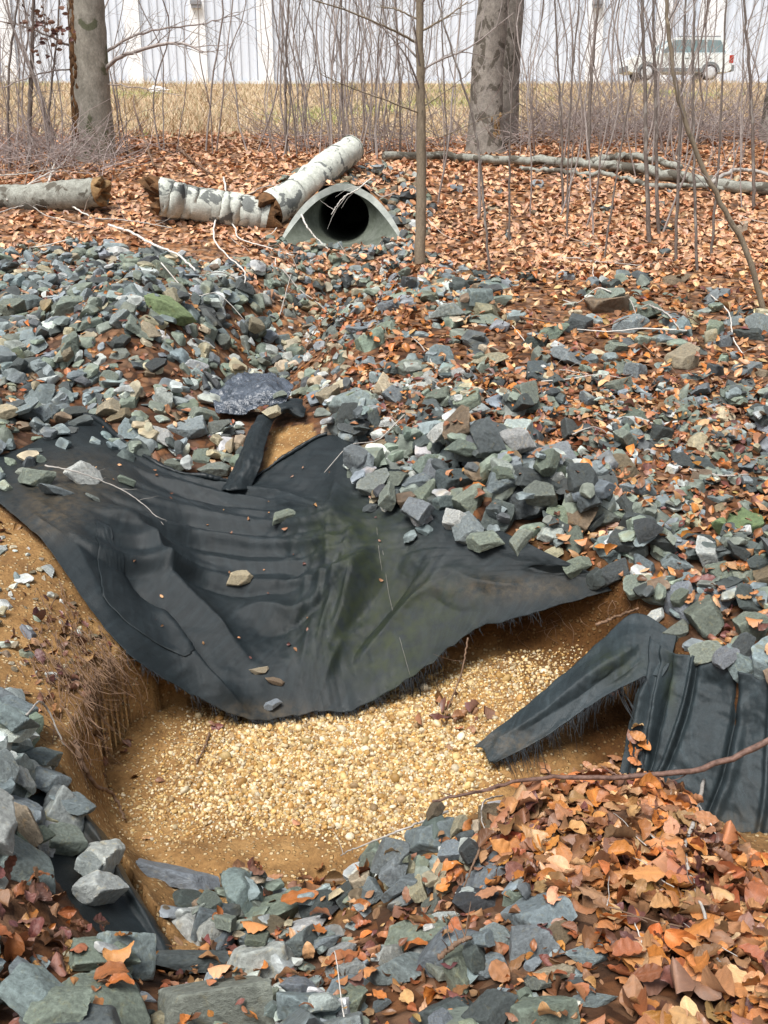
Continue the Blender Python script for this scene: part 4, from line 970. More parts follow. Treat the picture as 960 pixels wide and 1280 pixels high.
# ------------------------------------------------------------------ which rocks and leaves show largest from the photo's standpoint
def xf(V, r): return (V*r['s'])@r['R'].T+r['p']
BV, BF, BID = [FABV], [np.hstack([FABF])], [np.full(len(FABF), -1)]
off = len(FABV); tri_extra = []
BV.append(VG[::1]); BF.append(QG+off); BID.append(np.full(len(QG), -1)); off += len(VG)
VB = np.concatenate(BV); FB = [q for q in np.concatenate(BF).tolist()]; ID = list(np.concatenate(BID))
parts_v = [VB]; 
for k, r in enumerate(rocks):
    parts_v.append(xf(ROCK_XLO[r['proto']], r)); FB += (ICO1[1]+off).tolist(); ID += [k]*len(ICO1[1]); off += len(ICO1[0])
NR = len(rocks)
for k, L in enumerate(leaves):
    if L['p'][1] > 6.5: continue
    V, Q, _ = LEAF_LO[L['proto']]; parts_v.append(xf(V, L)); FB += (Q+off).tolist(); ID += [NR+k]*len(Q); off += len(V)
bvh = BVHTree.FromPolygons(np.concatenate(parts_v).tolist(), FB); ID = np.array(ID)
count = np.zeros(NR+len(leaves), int); eye = Vector((0, 0, EZ)); step = 1.7
for v in np.arange(190, 1280, step):
    for u in np.arange(0, 960, step):
        d = ray(u, v); h = bvh.ray_cast(eye, Vector(d))
        if h[2] is not None:
            k = ID[h[2]]
            if k >= 0: count[k] += 1
for k, r in enumerate(rocks):
    if r['label']: count[k] += 100000
for k, L in enumerate(leaves):
    if L['label']: count[NR+k] += 100000
MAXN = 300
rank_r = np.argsort(-count[:NR])[:MAXN]; rank_l = np.argsort(-count[NR:])[:MAXN]
ind_r = set(int(k) for k in rank_r); ind_l = set(int(k) for k in rank_l)
# bulk meshes: everything else
acc = Acc()
for k, r in enumerate(rocks):
    if k in ind_r: continue
    D = np.hypot(r['p'][0], r['p'][1])
    acc.add(xf(ROCK_LO[r['proto']], r), None, ICO2[1], r['col'])
o = acc.build('rock_rubble', M['rock_stuff'], None, True)
try: o.data.set_sharp_from_angle(angle=math.radians(24))
except Exception: pass
tag(o, 'smaller broken grey stones filling the rock piles', 'rubble', kind='stuff')
acc = Acc(); veins = []
for k, L in enumerate(leaves):
    if k in ind_l: continue
    if L['p'][1] < 4.2 and L['s'] > .048: _, V, Q, vn = LEAF_HI[L['proto']]
    else: V, Q, vn = LEAF_LO[L['proto']]
    acc.add(xf(V, L), Q, None, L['col']); veins.append(vn)
o = acc.build('leaf_litter', M['leaf_stuff'], None, True, {'vein': ('FLOAT', np.concatenate(veins))})
tag(o, 'carpet of fallen orange and brown beech leaves', 'leaf litter', kind='stuff')
# ------------------------------------------------------------------ gravel in the pit
GP = [np.array([(110, 900), (190, 868), (330, 880), (460, 866), (560, 830), (720, 800), (760, 830), (700, 880), (640, 930), (625, 985), (560, 1030), (420, 1100), (330, 1105), (220, 1095), (150, 1040)])]
n = 60000; pg = np.array([hit(u, v)[:2] for u, v in GP[0]]); lo, hi = pg.min(0), pg.max(0)
X = rng.uniform(lo[0], hi[0], n); Y = rng.uniform(lo[1], hi[1], n); k = inpoly(X, Y, pg)
uv = proj(np.stack([X, Y, surf(X, Y, False)], -1))
den = np.exp(-((uv[:, 0]-450)/190)**2-((uv[:, 1]-960)/85)**2)*1.5+.25+.4*np.exp(-((uv[:, 0]-650)/90)**2-((uv[:, 1]-850)/30)**2)+.5*vnoise(X, Y, 3, 3)-1.2*np.exp(-((uv[:, 0]-350)/130)**2-((uv[:, 1]-1080)/32)**2)-.7*np.exp(-((uv[:, 0]-640)/60)**2-((uv[:, 1]-985)/30)**2)-.8*np.exp(-((uv[:, 0]-130)/70)**2-((uv[:, 1]-900)/60)**2)
k &= rng.random(n) < np.clip(den, .04, 1)
X, Y, den = X[k], Y[k], np.clip(den[k], 0, 1); Z = surf(X, Y, False)
acc = Acc(); PEB = []
for s in range(8):
    r = np.random.default_rng(900+s); V = ICO1[0]*np.array([1, r.uniform(.65, .95), r.uniform(.5, .8)])*(1+.12*np.sin(ICO1[0]@r.normal(0, 2, 3)+r.uniform(0, 6))[:, None]); PEB.append(V)
PC = np.array([(.56, .38, .16), (.64, .49, .28), (.48, .29, .10), (.68, .57, .38), (.42, .24, .085), (.58, .43, .21), (.36, .25, .14), (.70, .62, .48)])
for x, y, z, dn in zip(X, Y, Z, den):
    r = (.0036+.0098*rng.beta(1.0, 3.0))*(.62+.70*dn)*(1 if rng.random() > .02 else 2.0)
    acc.add((PEB[rng.integers(8)]*r)@rotm(*rng.uniform(0, 6.28, 3)*np.array([1, .25, .25])).T+np.array([x, y, z+r*rng.uniform(-.35, .5)]), None, ICO1[1], PC[rng.integers(8)]*rng.uniform(.6, 1.15)*np.array([.97, .94, .85]))
o = acc.build('gravel', M['gravel'], None, True); tag(o, 'cream and yellow rounded gravel on the floor of the pit', 'gravel', kind='stuff')
print('rocks', NR, 'leaves', len(leaves), 'pebbles', len(X))
# ------------------------------------------------------------------ concrete culvert with flared mouth
INV = CUZ-.05; RB = .29; TK = .075; YB = 12.0; YF = 11.32
cul = thing('culvert', (CUX, YB, INV), 'grey concrete pipe culvert with a flared pointed arch mouth and dark opening', 'culvert')
def cul_grid(off, nt=40, na=48):
    G = np.zeros((nt, na, 3))
    for a, t in enumerate(np.linspace(0, 1, nt)):
        h = 2*RB*(1-.90*t); pm = math.acos(max(-1, 1-h/RB)); tg = .66*t**.52
        wd = RB if t < .02 else max(RB, tg/max(.12, math.sin(pm)))
        wd = RB+(wd-RB)*min(1, t*6)
        for b, f in enumerate(np.linspace(-pm, pm, na)):
            G[a, b] = (CUX+(wd+off)*math.sin(f), YB+(YF-YB)*t, INV+RB-(RB+off)*math.cos(f))
    return G
gi, go = cul_grid(0), cul_grid(TK)
def gridq(nr, nc, flip=False):
    i = np.arange(nr-1)[:, None]*nc; j = np.arange(nc-1)[None]; q = np.stack([i+j, i+j+1, i+nc+j+1, i+nc+j], -1).reshape(-1, 4)
    return q[:, ::-1] if flip else q
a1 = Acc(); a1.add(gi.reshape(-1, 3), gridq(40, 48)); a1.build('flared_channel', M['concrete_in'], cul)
a2 = Acc(); a2.add(go.reshape(-1, 3), gridq(40, 48, True)); 
for side in (0, -1):
    E = np.stack([gi[:, side], go[:, side]], 0).reshape(-1, 3); a2.add(E, gridq(2, 40, side == 0))
E = np.stack([gi[-1], go[-1]], 0).reshape(-1, 3); a2.add(E, gridq(2, 48))
a2.build('rim', M['concrete'], cul)
a3 = Acc(); ang = np.linspace(0, 2*np.pi, 40); yy = np.linspace(YB, YB+3.2, 14)
B = np.array([[(CUX+RB*math.sin(a), y, INV+RB-RB*math.cos(a)) for a in ang] for y in yy]); a3.add(B.reshape(-1, 3), gridq(14, 40))
a3.add(np.vstack([B[-1], [[CUX, yy[-1], INV+RB]]]), None, [(q, q+1, 40) for q in range(39)])
B2 = np.array([[(CUX+(RB+TK)*math.sin(a), y, INV+RB-(RB+TK)*math.cos(a)) for a in ang] for y in yy]); a3.add(B2.reshape(-1, 3), gridq(14, 40, True))
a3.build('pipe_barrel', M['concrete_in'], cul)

# ------------------------------------------------------------------ logs
def log_thing(name, pts, r0, r1, mat, label, cat='log', broken=(True, True), bumpy=.03, rot=('rot', 'rot_dark'), n=40):
    t = thing(name, tuple(pts[0]), label, cat); acc = Acc()
    L = tube(acc, pts, r0, r1, n, 18, .006, cap=False, bumpy=.012, rfun=lambda q: 1+.05*np.sin(q*9+r0*40)); o = acc.build('bark', mat, t)
    for end in (0, 1):
        c = L[0] if end == 0 else L[-1]; d = (L[0]-L[3]) if end == 0 else (L[-1]-L[-4]); d /= np.linalg.norm(d); r = (r0 if end == 0 else r1)
        A = np.cross(d, [0, 0, 1.]); A /= np.linalg.norm(A); Bv = np.cross(A, d); acc = Acc(); na = 44; V = []
        j = np.convolve(np.tile(rng.uniform(-1.2, 1.6, na), 3), [.25, .5, .25], 'same')[na:2*na] if broken[end] else rng.uniform(0, .15, na)
        if broken[end]: j = j+np.sin(np.linspace(0, 2*np.pi, na)+1)*.5
        for ring, (rr, dep) in enumerate(((1.02, -.12), (1.0, .22), (.78, .30), (.42, .02), (.0, -.2))):
            for k in range(na):
                a = 2*math.pi*k/na; V.append(c+d*r*(dep*(1 if broken[end] else .25)+(j[k]*.42 if 0 < ring < 4 else 0)*(1+.4*rng.random()))+(A*math.cos(a)+Bv*math.sin(a))*r*rr)
        q = np.array([(i*na+k, i*na+(k+1) % na, (i+1)*na+(k+1) % na, (i+1)*na+k) for i in range(4) for k in range(na)])
        acc.add(V, q); acc.build('broken_end', M[rot[end]], t, smooth=False)
    return t
log_thing('fallen_log', [P(200, 246, 11.62), P(240, 254, 11.7), P(290, 263, 11.8), P(338, 272, 11.85)], .20, .185, M['pale_bark'], 'pale mottled log with an orange rotten end lying left of the culvert', rot=('rot_dark', 'rot_dark'))
log_thing('fallen_log', [P(338, 262, 11.85), P(372, 240, 12.2), P(405, 213, 12.6), P(440, 186, 13.1)], .195, .165, M['pale_bark'], 'white mottled log propped up over the left shoulder of the culvert', broken=(True, False), rot=('rot_dark', 'pale_bark'))
log_thing('fallen_log', [P(-60, 252, 12.1), P(0, 249, 12.1), P(60, 247, 12.0), P(126, 240, 11.9)], .17, .16, M['old_log'], 'grey weathered log with a splintered orange end at the left edge', rot=('old_log', 'rot'))
lt = thing('fallen_log', tuple(P(590, 197, 14.5)), 'long thin lichen grey fallen trunk stretching across the right side', 'log')
def ground_line(pts, lift): 
    return [hit(u, v)+np.array([0, 0, lift]) for u, v in pts]
acc = Acc(); tube(acc, ground_line([(480, 203), (560, 203), (590, 206), (640, 208), (700, 211), (740, 213), (790, 219), (830, 226), (880, 236), (930, 243), (1010, 246)], .08), .05, .075, 60, 9, .012, bumpy=.05); acc.build('trunk', M['old_log'], lt)
acc = Acc(); tube(acc, ground_line([(738, 214), (765, 209), (790, 207), (820, 213), (850, 222)], .12), .05, .045, 30, 8, .01, bumpy=.05); acc.build('limb', M['old_log'], lt)
acc = Acc(); tube(acc, ground_line([(650, 214), (700, 219), (760, 223), (815, 236), (870, 238), (960, 244)], .04), .03, .035, 40, 7, .012); acc.build('limb', M['old_log'], lt)
acc = Acc(); tube(acc, ground_line([(888, 240), (910, 226), (935, 222), (965, 230)], .10), .03, .02, 20, 7, .01); acc.build('limb', M['twig_grey'], lt)

# ------------------------------------------------------------------ trees
def twig_set(acc, base, d, L, r, depth=2, sides=4, up=.35):
    """a bare branch with side twigs"""
    d = d/np.linalg.norm(d); n = 5; pts = [base]; cur = d.copy()
    for k in range(n):
        cur = cur+rng.normal(0, .13, 3)+np.array([0, 0, up*.12]); cur /= np.linalg.norm(cur); pts.append(pts[-1]+cur*L/n)
    tube(acc, pts, r, r*.3, 9, sides, cap=False)
    if depth > 0:
        for k in range(1, n):
            if rng.random() < .75:
                s = np.cross(cur, rng.normal(size=3)); s /= np.linalg.norm(s)+1e-9
                twig_set(acc, pts[k], cur*.8+s*.75+np.array([0, 0, .2]), L*rng.uniform(.3, .55), r*.5, depth-1, 3, up)
    return pts
def trunk_path(base, top, k, wig):
    return [base+(top-base)*t+np.array([rng.normal(0, wig), rng.normal(0, wig), 0])*(0 < t < 1) for t in np.linspace(0, 1, k)]
def big_tree(name, base, top, r0, r1, mat, label, nb=9, h0=3.6, low=None, flare=.5, wig=.05):
    t = thing(name, tuple(base), label, 'tree'); acc = Acc(); pts = trunk_path(base-np.array([0, 0, .25]), top, 9, wig)
    L = tube(acc, pts, r0, r1, 60, 22, .004, bumpy=.018, rfun=lambda q: 1+flare*np.exp(-q*26)); acc.build('trunk', mat, t)
    acc = Acc(); H = top[2]-base[2]
    for k in range(nb):
        z = rng.uniform(h0, H*.97); c = L[int(np.clip(z/H, 0, 1)*(len(L)-1))]; a = rng.uniform(0, 6.28)
        twig_set(acc, c, np.array([math.cos(a), math.sin(a), rng.uniform(.4, 1.1)]), rng.uniform(1.6, 3.2)*(1-.4*z/H), r0*rng.uniform(.12, .28), 2, 6)
    for pts_, ra, rb in (low or []):
        Lq = tube(acc, pts_, ra, rb, 30, 6, .006, cap=False)
        for k in range(4, 29, 2):
            dv = Lq[k]-Lq[k-1]; twig_set(acc, Lq[k], dv/np.linalg.norm(dv)+rng.normal(0, .5, 3)+np.array([0, 0, .15]), rng.uniform(.2, .7), ra*.28, 1, 3, .1)
    acc.build('crown', M['sapling'], t)
    return t
bL = hit(117, 197); YL = bL[1]
tl = big_tree('beech_tree', bL, bL+(P(106, 0, bL[1])-P(116, 190, bL[1]))*(9.5/2.2), .27, .15, M['mossy_beech'], 'thick grey beech with a mossy dark left side at upper left', 10, 3.8, [
   ([P(126, 92, YL), P(150, 72, YL-.2), P(190, 58, YL-.4), P(222, 54, YL-.6), P(240, 58, YL-.8), P(254, 66, YL-.9)], .030, .010),
   ([P(122, 72, YL), P(160, 48, YL), P(200, 37, YL+.1), P(250, 30, YL+.2), P(300, 18, YL+.4)], .022, .006),
   ([P(126, 105, YL), P(160, 108, YL-.2), P(190, 112, YL-.3), P(230, 120, YL-.5)], .010, .004),
   ([P(95, 60, YL), P(60, 45, YL-.3), P(20, 30, YL-.6), P(-30, 25, YL-.8)], .018, .006),
   ([P(95, 85, YL), P(50, 92, YL-.6), P(0, 110, YL-1.), P(-40, 112, YL-1.2)], .012, .006)], .45, .0)
acc = Acc()
tv = (P(106, 0, bL[1])-P(116, 190, bL[1]))/2.2; tv = tv/tv[2]*1.0     # the trunk's own axis
for k in range(150):                                   # dark strip of rot and lifted bark up the left flank
    z = .25+3.1*k/150; a = math.radians(226+rng.uniform(-17, 17)); c = bL+tv*z; rr = .238-.0125*z+.05*math.exp(-z*2.5)
    V = ICO1[0]*np.array([.032, .032, rng.uniform(.05, .11)])*rng.uniform(.75, 1.2, (42, 1))
    acc.add(V+c+np.array([math.cos(a)*rr, math.sin(a)*rr, 0]), None, ICO1[1])
acc.build('bark_scar', M['rot_dark'], tl)
bC = hit(607, 190)
tc_ = big_tree('beech_tree', bC, bC+np.array([-.05, .15, 10.5]), .235, .16, M['beech'], 'thick grey tree with an orange rot hole near its base at upper centre', 10, 4.2, None, .55, .03)
acc = Acc()
for k in range(14):
    V = ICO1[0]*np.array([rng.uniform(.012, .03), .02, rng.uniform(.03, .09)]); a = math.radians(rng.uniform(280, 318)); z = rng.uniform(.12, .5)
    acc.add(V*rng.uniform(.8, 1.2, (42, 1))+bC+np.array([math.cos(a)*.245, math.sin(a)*.245, z]), None, ICO1[1])
acc.build('rot_hole', M['rot'], tc_)
bC2 = hit(634, 186)+np.array([.06, .55, 0])
big_tree('beech_tree', bC2, bC2+np.array([.12, .2, 10]), .17, .11, M['beech'], 'narrower pale trunk growing right behind the thick centre tree', 8, 4.2, None, .3, .03)
bR = hit(962, 178)
big_tree('beech_tree', bR, bR+np.array([-.1, .2, 9.5]), .15, .10, M['beech'], 'dark tree trunk cut by the right frame edge', 8, 4, None, .3, .03)

# saplings: those one can pick out, built along their own line
def sapling_along(pts, r0, r1, label, mat='sapling_dark', twigs=14, tl_=(.25, .8), start=.25, group=None, lean=0):
    base = np.array(pts[0]); t = thing('sapling', tuple(base), label, 'sapling', group)
    acc = Acc(); p = [np.array(q) for q in pts]; p[0] = p[0]-np.array([0, 0, .06]); L = tube(acc, p, r0, r1, 40, 7, .004, cap=False); acc.build('trunk', M[mat], t)
    acc = Acc()
    for k in range(twigs):
        q = int(rng.uniform(start, .98)*39); a = rng.uniform(0, 6.28)
        twig_set(acc, L[q], np.array([math.cos(a), math.sin(a)*.7, rng.uniform(.5, 1.5)]), rng.uniform(*tl_), max(.0028, r0*.22), 1, 3)
    acc.build('crown', M['sapling'], t); return t
def up_from(u, v, ulist, ext=1.35, dy=0.):
    """base on the ground at photo pixel (u,v), then points (u,v) above it in the same plane, continued past the frame top"""
    b = hit(u, v); pts = [b]+[P(a, c, b[1]+dy*i) for i, (a, c) in enumerate(ulist)]
    d = pts[-1]-pts[-2]; d /= np.linalg.norm(d); pts.append(pts[-1]+d*ext+np.array([0, 0, .3])); return pts
bq = hit(525, 331)
tq = sapling_along(up_from(525, 331, [(527, 220), (526, 110), (524, 0)], 2.6), .060, .030, 'straight slender brown trunk standing right of the culvert', 'pole', 10, (.5, 1.2), .5)
acc = Acc(); Yq = bq[1]
for pts_, ra in (([P(524, 55, Yq), P(500, 42, Yq-.1), P(470, 28, Yq-.2), P(430, 12, Yq-.3), P(390, 0, Yq-.4)], .014), ([P(526, 40, Yq), P(560, 20, Yq-.1), P(585, 2, Yq)], .012), ([P(526, 142, Yq), P(490, 128, Yq-.2), P(440, 110, Yq-.3), P(400, 92, Yq-.5)], .009),
     ([P(527, 135, Yq), P(560, 112, Yq), P(590, 88, Yq+.2)], .007), ([P(524, 25, Yq), P(495, 12, Yq), P(470, 8, Yq)], .01), ([P(525, 178, Yq), P(560, 168, Yq), P(600, 150, Yq-.3), P(640, 140, Yq-.4)], .006)):
    Lq = tube(acc, pts_, ra, ra*.4, 20, 5, .003, cap=False)
    for k in range(5, 19, 3): twig_set(acc, Lq[k], (Lq[k]-Lq[k-1])*20+rng.normal(0, .4, 3), rng.uniform(.15, .4), ra*.35, 1, 3)
o = acc.build('low_branches', M['pole'], tq)
SAP = [
 ((612, 341), [(604, 240), (592, 150), (570, 80), (548, 0)], .014, 'dark thin sapling bending left below the thick centre tree', 'sapling_dark'),
 ((958, 392), [(935, 318), (905, 262), (872, 195), (848, 120), (836, 40), (833, 0)], .026, 'pale curved sapling arching from the right edge up to the left', 'pole'),
 ((872, 338), [(868, 220), (866, 110), (868, 0)], .016, 'straight dark sapling just left of the curved pale one', 'sapling_dark'),
 ((812, 302), [(808, 200), (806, 100), (803, 0)], .026, 'left one of two close straight saplings right of centre', 'sapling_dark'),
 ((824, 292), [(820, 190), (819, 100), (816, 0)], .022, 'right one of two close straight saplings right of centre', 'sapling_dark'),
 ((845, 328), [(848, 230), (852, 120), (856, 20), (857, 0)], .017, 'sapling standing between the close pair and the curved sapling', 'sapling_dark'),
 ((889, 320), [(896, 230), (902, 120), (908, 0)], .015, 'grey sapling rising right of the curved sapling top', 'sapling_dark'),
 ((704, 262), [(702, 170), (698, 90), (694, 0)], .016, 'forked pair of thin stems left of the white wall strip', 'sapling_dark'),
 ((637, 302), [(637, 200), (640, 120), (646, 0)], .013, 'thin sapling right in front of the second centre trunk', 'sapling_dark'),
 ((709, 300), [(710, 200), (714, 110), (724, 0)], .011, 'very thin sapling next to the forked pair', 'sapling_dark'),
 ((735, 205), [(737, 130), (742, 60), (748, 0)], .028, 'leaning sapling in front of the white wall strip', 'sapling_dark'),
 ((755, 322), [(768, 240), (782, 150), (800, 60), (820, 0)], .011, 'long thin sapling leaning strongly right over the fallen trunk', 'sapling_dark'),
 ((943, 262), [(941, 170), (936, 80), (930, 0)], .022, 'sapling near the right edge rising past the parked car', 'sapling_dark'),
 ((598, 275), [(600, 258), (599, 238)], .02, 'short broken stub of a sapling left of the leaf slope', 'sapling_dark'),
 ((35, 208), [(38, 120), (40, 60), (42, 0)], .035, 'stout sapling at the left edge with hanging brown leaves', 'sapling_dark'),
 ((12, 210), [(10, 130), (14, 60), (22, 0)], .02, 'grey sapling nearest to the left frame edge', 'sapling_dark'),
 ((60, 200), [(62, 130), (70, 60), (74, 0)], .018, 'thin sapling just left of the mossy beech', 'sapling_dark'),
 ((358, 195), [(357, 120), (358, 60), (361, 0)], .020, 'leftmost tall sapling of the thicket behind the culvert', 'sapling_dark'),
 ((372, 196), [(365, 130), (352, 70), (340, 0)], .014, 'thicket sapling leaning left behind the propped log', 'sapling_dark'),
 ((430, 190), [(428, 120), (426, 60), (427, 0)], .018, 'tall sapling rising right above the end of the propped log', 'sapling_dark'),
 ((468, 192), [(470, 130), (473, 60), (478, 0)], .015, 'thin sapling midway between culvert and slender brown trunk', 'sapling_dark'),
 ((500, 194), [(500, 130), (497, 60), (494, 0)], .017, 'sapling just left of the slender brown trunk', 'sapling_dark'),
 ((560, 194), [(556, 120), (553, 60), (552, 0)], .014, 'sapling between slender brown trunk and thick centre tree', 'sapling_dark')]
for (u, v), ul, r, lab, mt in SAP:
    short = 'stub' in lab
    t = sapling_along(up_from(u, v, ul, .05 if short else rng.uniform(.8, 1.6)), r, r*(.8 if short else .45), lab, mt, 0 if short else (4 if 'curved pale' in lab else 11)) if not short else None
    if short:
        t = thing('sapling', tuple(hit(u, v)), lab, 'sapling'); acc = Acc(); tube(acc, up_from(u, v, ul, .02), r, r*.9, 12, 8, .003); acc.build('trunk', M['sapling'], t)
    if 'hanging brown leaves' in lab:
        acc = Acc(); vs = []
        b0 = hit(u, v)
        for k in range(70):
            p = P(rng.normal(58, 16), rng.normal(38, 20), b0[1]+rng.normal(0, .3)); V, Q, vn = LEAF_LO[rng.integers(NLF)]
            acc.add((V*rng.uniform(.06, .10))@rotm(rng.uniform(0, 6.28), rng.normal(1.4, .3), 0).T+p, Q, None, np.array(LEAF_COL['purple-brown'])*rng.uniform(.6, 1.1)); vs.append(vn)
            tube(acc, [p, p+np.array([rng.normal(0, .02), 0, .05]), p+np.array([rng.normal(0, .05), .02, .14])], .002, .002, 5, 3, cap=False, col=(.12, .10, .085)); vs.append(np.zeros(acc.n-sum(len(q) for q in vs)))
        acc.build('dead_leaves', M['leaf_stuff'], t, True, {'vein': ('FLOAT', np.concatenate(vs))})
# background thicket: a dozen shapes copied as individual saplings
PROTO_S = []
for s in range(14):
    acc = Acc(); H = rng.uniform(2.4, 5.0); r0 = rng.uniform(.005, .013); k = 7
    pts = trunk_path(np.array([0, 0, -.08]), np.array([rng.normal(0, .3), rng.normal(0, .2), H]), k, .11); L = tube(acc, pts, r0, r0*.3, 26, 5, .004, cap=False)
    o1 = acc.build('trunk', M['sapling']); acc = Acc()
    for q in range(int(rng.integers(9, 15))):
        a = rng.uniform(0, 6.28); twig_set(acc, L[int(rng.uniform(.12, .98)*25)], np.array([math.cos(a), math.sin(a), rng.uniform(.6, 1.6)]), rng.uniform(.25, .85), r0*.3, 1, 3)
    o2 = acc.build('crown', M['sapling']); PROTO_S.append((o1.data, o2.data)); bpy.data.objects.remove(o1); bpy.data.objects.remove(o2)
thicket = []
ZONES = [(46, 335, 525, 186, 202), (38, 640, 960, 182, 215), (9, 660, 960, 215, 300), (20, -30, 95, 190, 215), (12, 140, 335, 186, 198), (14, 540, 960, 172, 184), (10, 340, 520, 176, 188), (4, 530, 600, 185, 260)]
for n_, u0, u1, v0, v1 in ZONES:
    for k in range(n_):
        u, v = rng.uniform(u0, u1), rng.uniform(v0, v1); b = hit(u, v); m1, m2 = PROTO_S[rng.integers(14)]
        t = bpy.data.objects.new('sapling', None); C.objects.link(t); t.location = b; t.rotation_euler = (rng.normal(0, .04), rng.normal(0, .05), rng.uniform(0, 6.28)); sc_ = rng.uniform(.75, 1.25); t.scale = (sc_, sc_, sc_)
        for nm, me in (('trunk', m1), ('crown', m2)):
            o = bpy.data.objects.new(nm, me); C.objects.link(o); o.parent = t
        t['category'] = 'sapling'; thicket.append((t, u, v, sc_))
# grey twiggy brush at the foot of the grass bank
acc = Acc(); 
for k in range(1700):
    z_ = rng.random()
    if z_ < .55: u, v = rng.uniform(660, 990), rng.uniform(165, 186)
    elif z_ < .8: u, v = rng.uniform(-30, 150), rng.uniform(188, 232)
    else: u, v = rng.uniform(330, 660), rng.uniform(180, 194)
    b = hit(u, v); a = rng.uniform(0, 6.28); c = np.array((.30, .25, .235))*rng.uniform(.7, 1.6); L = rng.uniform(.3, 1.1)*(1.0 if z_ > .55 else 1.25)
    d = np.array([math.cos(a), math.sin(a)*.5, rng.uniform(.05, .9)]); p = b+np.array([0, 0, rng.uniform(0, .25)])
    tube(acc, [p, p+d*L*.5+rng.normal(0, .06, 3), p+d*L+rng.normal(0, .1, 3)], .0055, .002, 7, 3, cap=False, col=c)
tag(acc.build('brush', M['brush']), 'grey tangle of bare twigs along the foot of the grassy bank', 'brush', kind='stuff')
# dry grass on the bank
n = 42000; Y = 16.8+24*rng.random(n)**1.25; X = rng.uniform(-1, 1, n)*(Y*.44+1); Z = grid_lookup(X, Y)
keepg = (Y > 16.9+3.5*vnoise(X, Y, .5, 3)) & (vnoise(X, Y, 1.6, 3) > -.22); X, Y, Z = X[keepg], Y[keepg], Z[keepg]; n = len(X)
h = rng.uniform(.05, .20, n)*(1+.8*(vnoise(X, Y, .8, 3) > .12)); a = rng.uniform(0, 6.28, n); ln = rng.normal(0, .6, (n, 2))*h[:, None]; wd = rng.uniform(.006, .016, n)
V = np.zeros((n, 3, 3)); V[:, 0] = np.stack([X-np.cos(a)*wd, Y-np.sin(a)*wd, Z], -1); V[:, 1] = np.stack([X+np.cos(a)*wd, Y+np.sin(a)*wd, Z], -1); V[:, 2] = np.stack([X+ln[:, 0], Y+ln[:, 1], Z+h], -1)
gm = np.array([(.56, .43, .28), (.50, .37, .24), (.64, .53, .38), (.46, .32, .21), (.40, .36, .22)]); gcl = gm[rng.integers(0, 5, n)]*rng.uniform(.8, 1.15, (n, 1))
grn = vnoise(X, Y, .35, 3) > .17; gcl[grn] = gcl[grn]*np.array([.72, .95, .6])
tag(mesh_np('dry_grass', V.reshape(-1, 3), [np.arange(n*3).reshape(-1, 3)], M['grass'], False, np.repeat(gcl, 3, 0)), 'dry straw coloured grass covering the bank below the building', 'grass', kind='stuff')
p = hit(197, 117); V = ICO2[0]*np.array([.22, .1, .1])*(1+.25*rng.normal(size=(162, 1)))
tag(mesh_np('plastic_bag', V+p+np.array([0, 0, .08]), [ICO2[1]], M['paper'], False), 'crumpled white bag lying on the grass bank', 'litter')

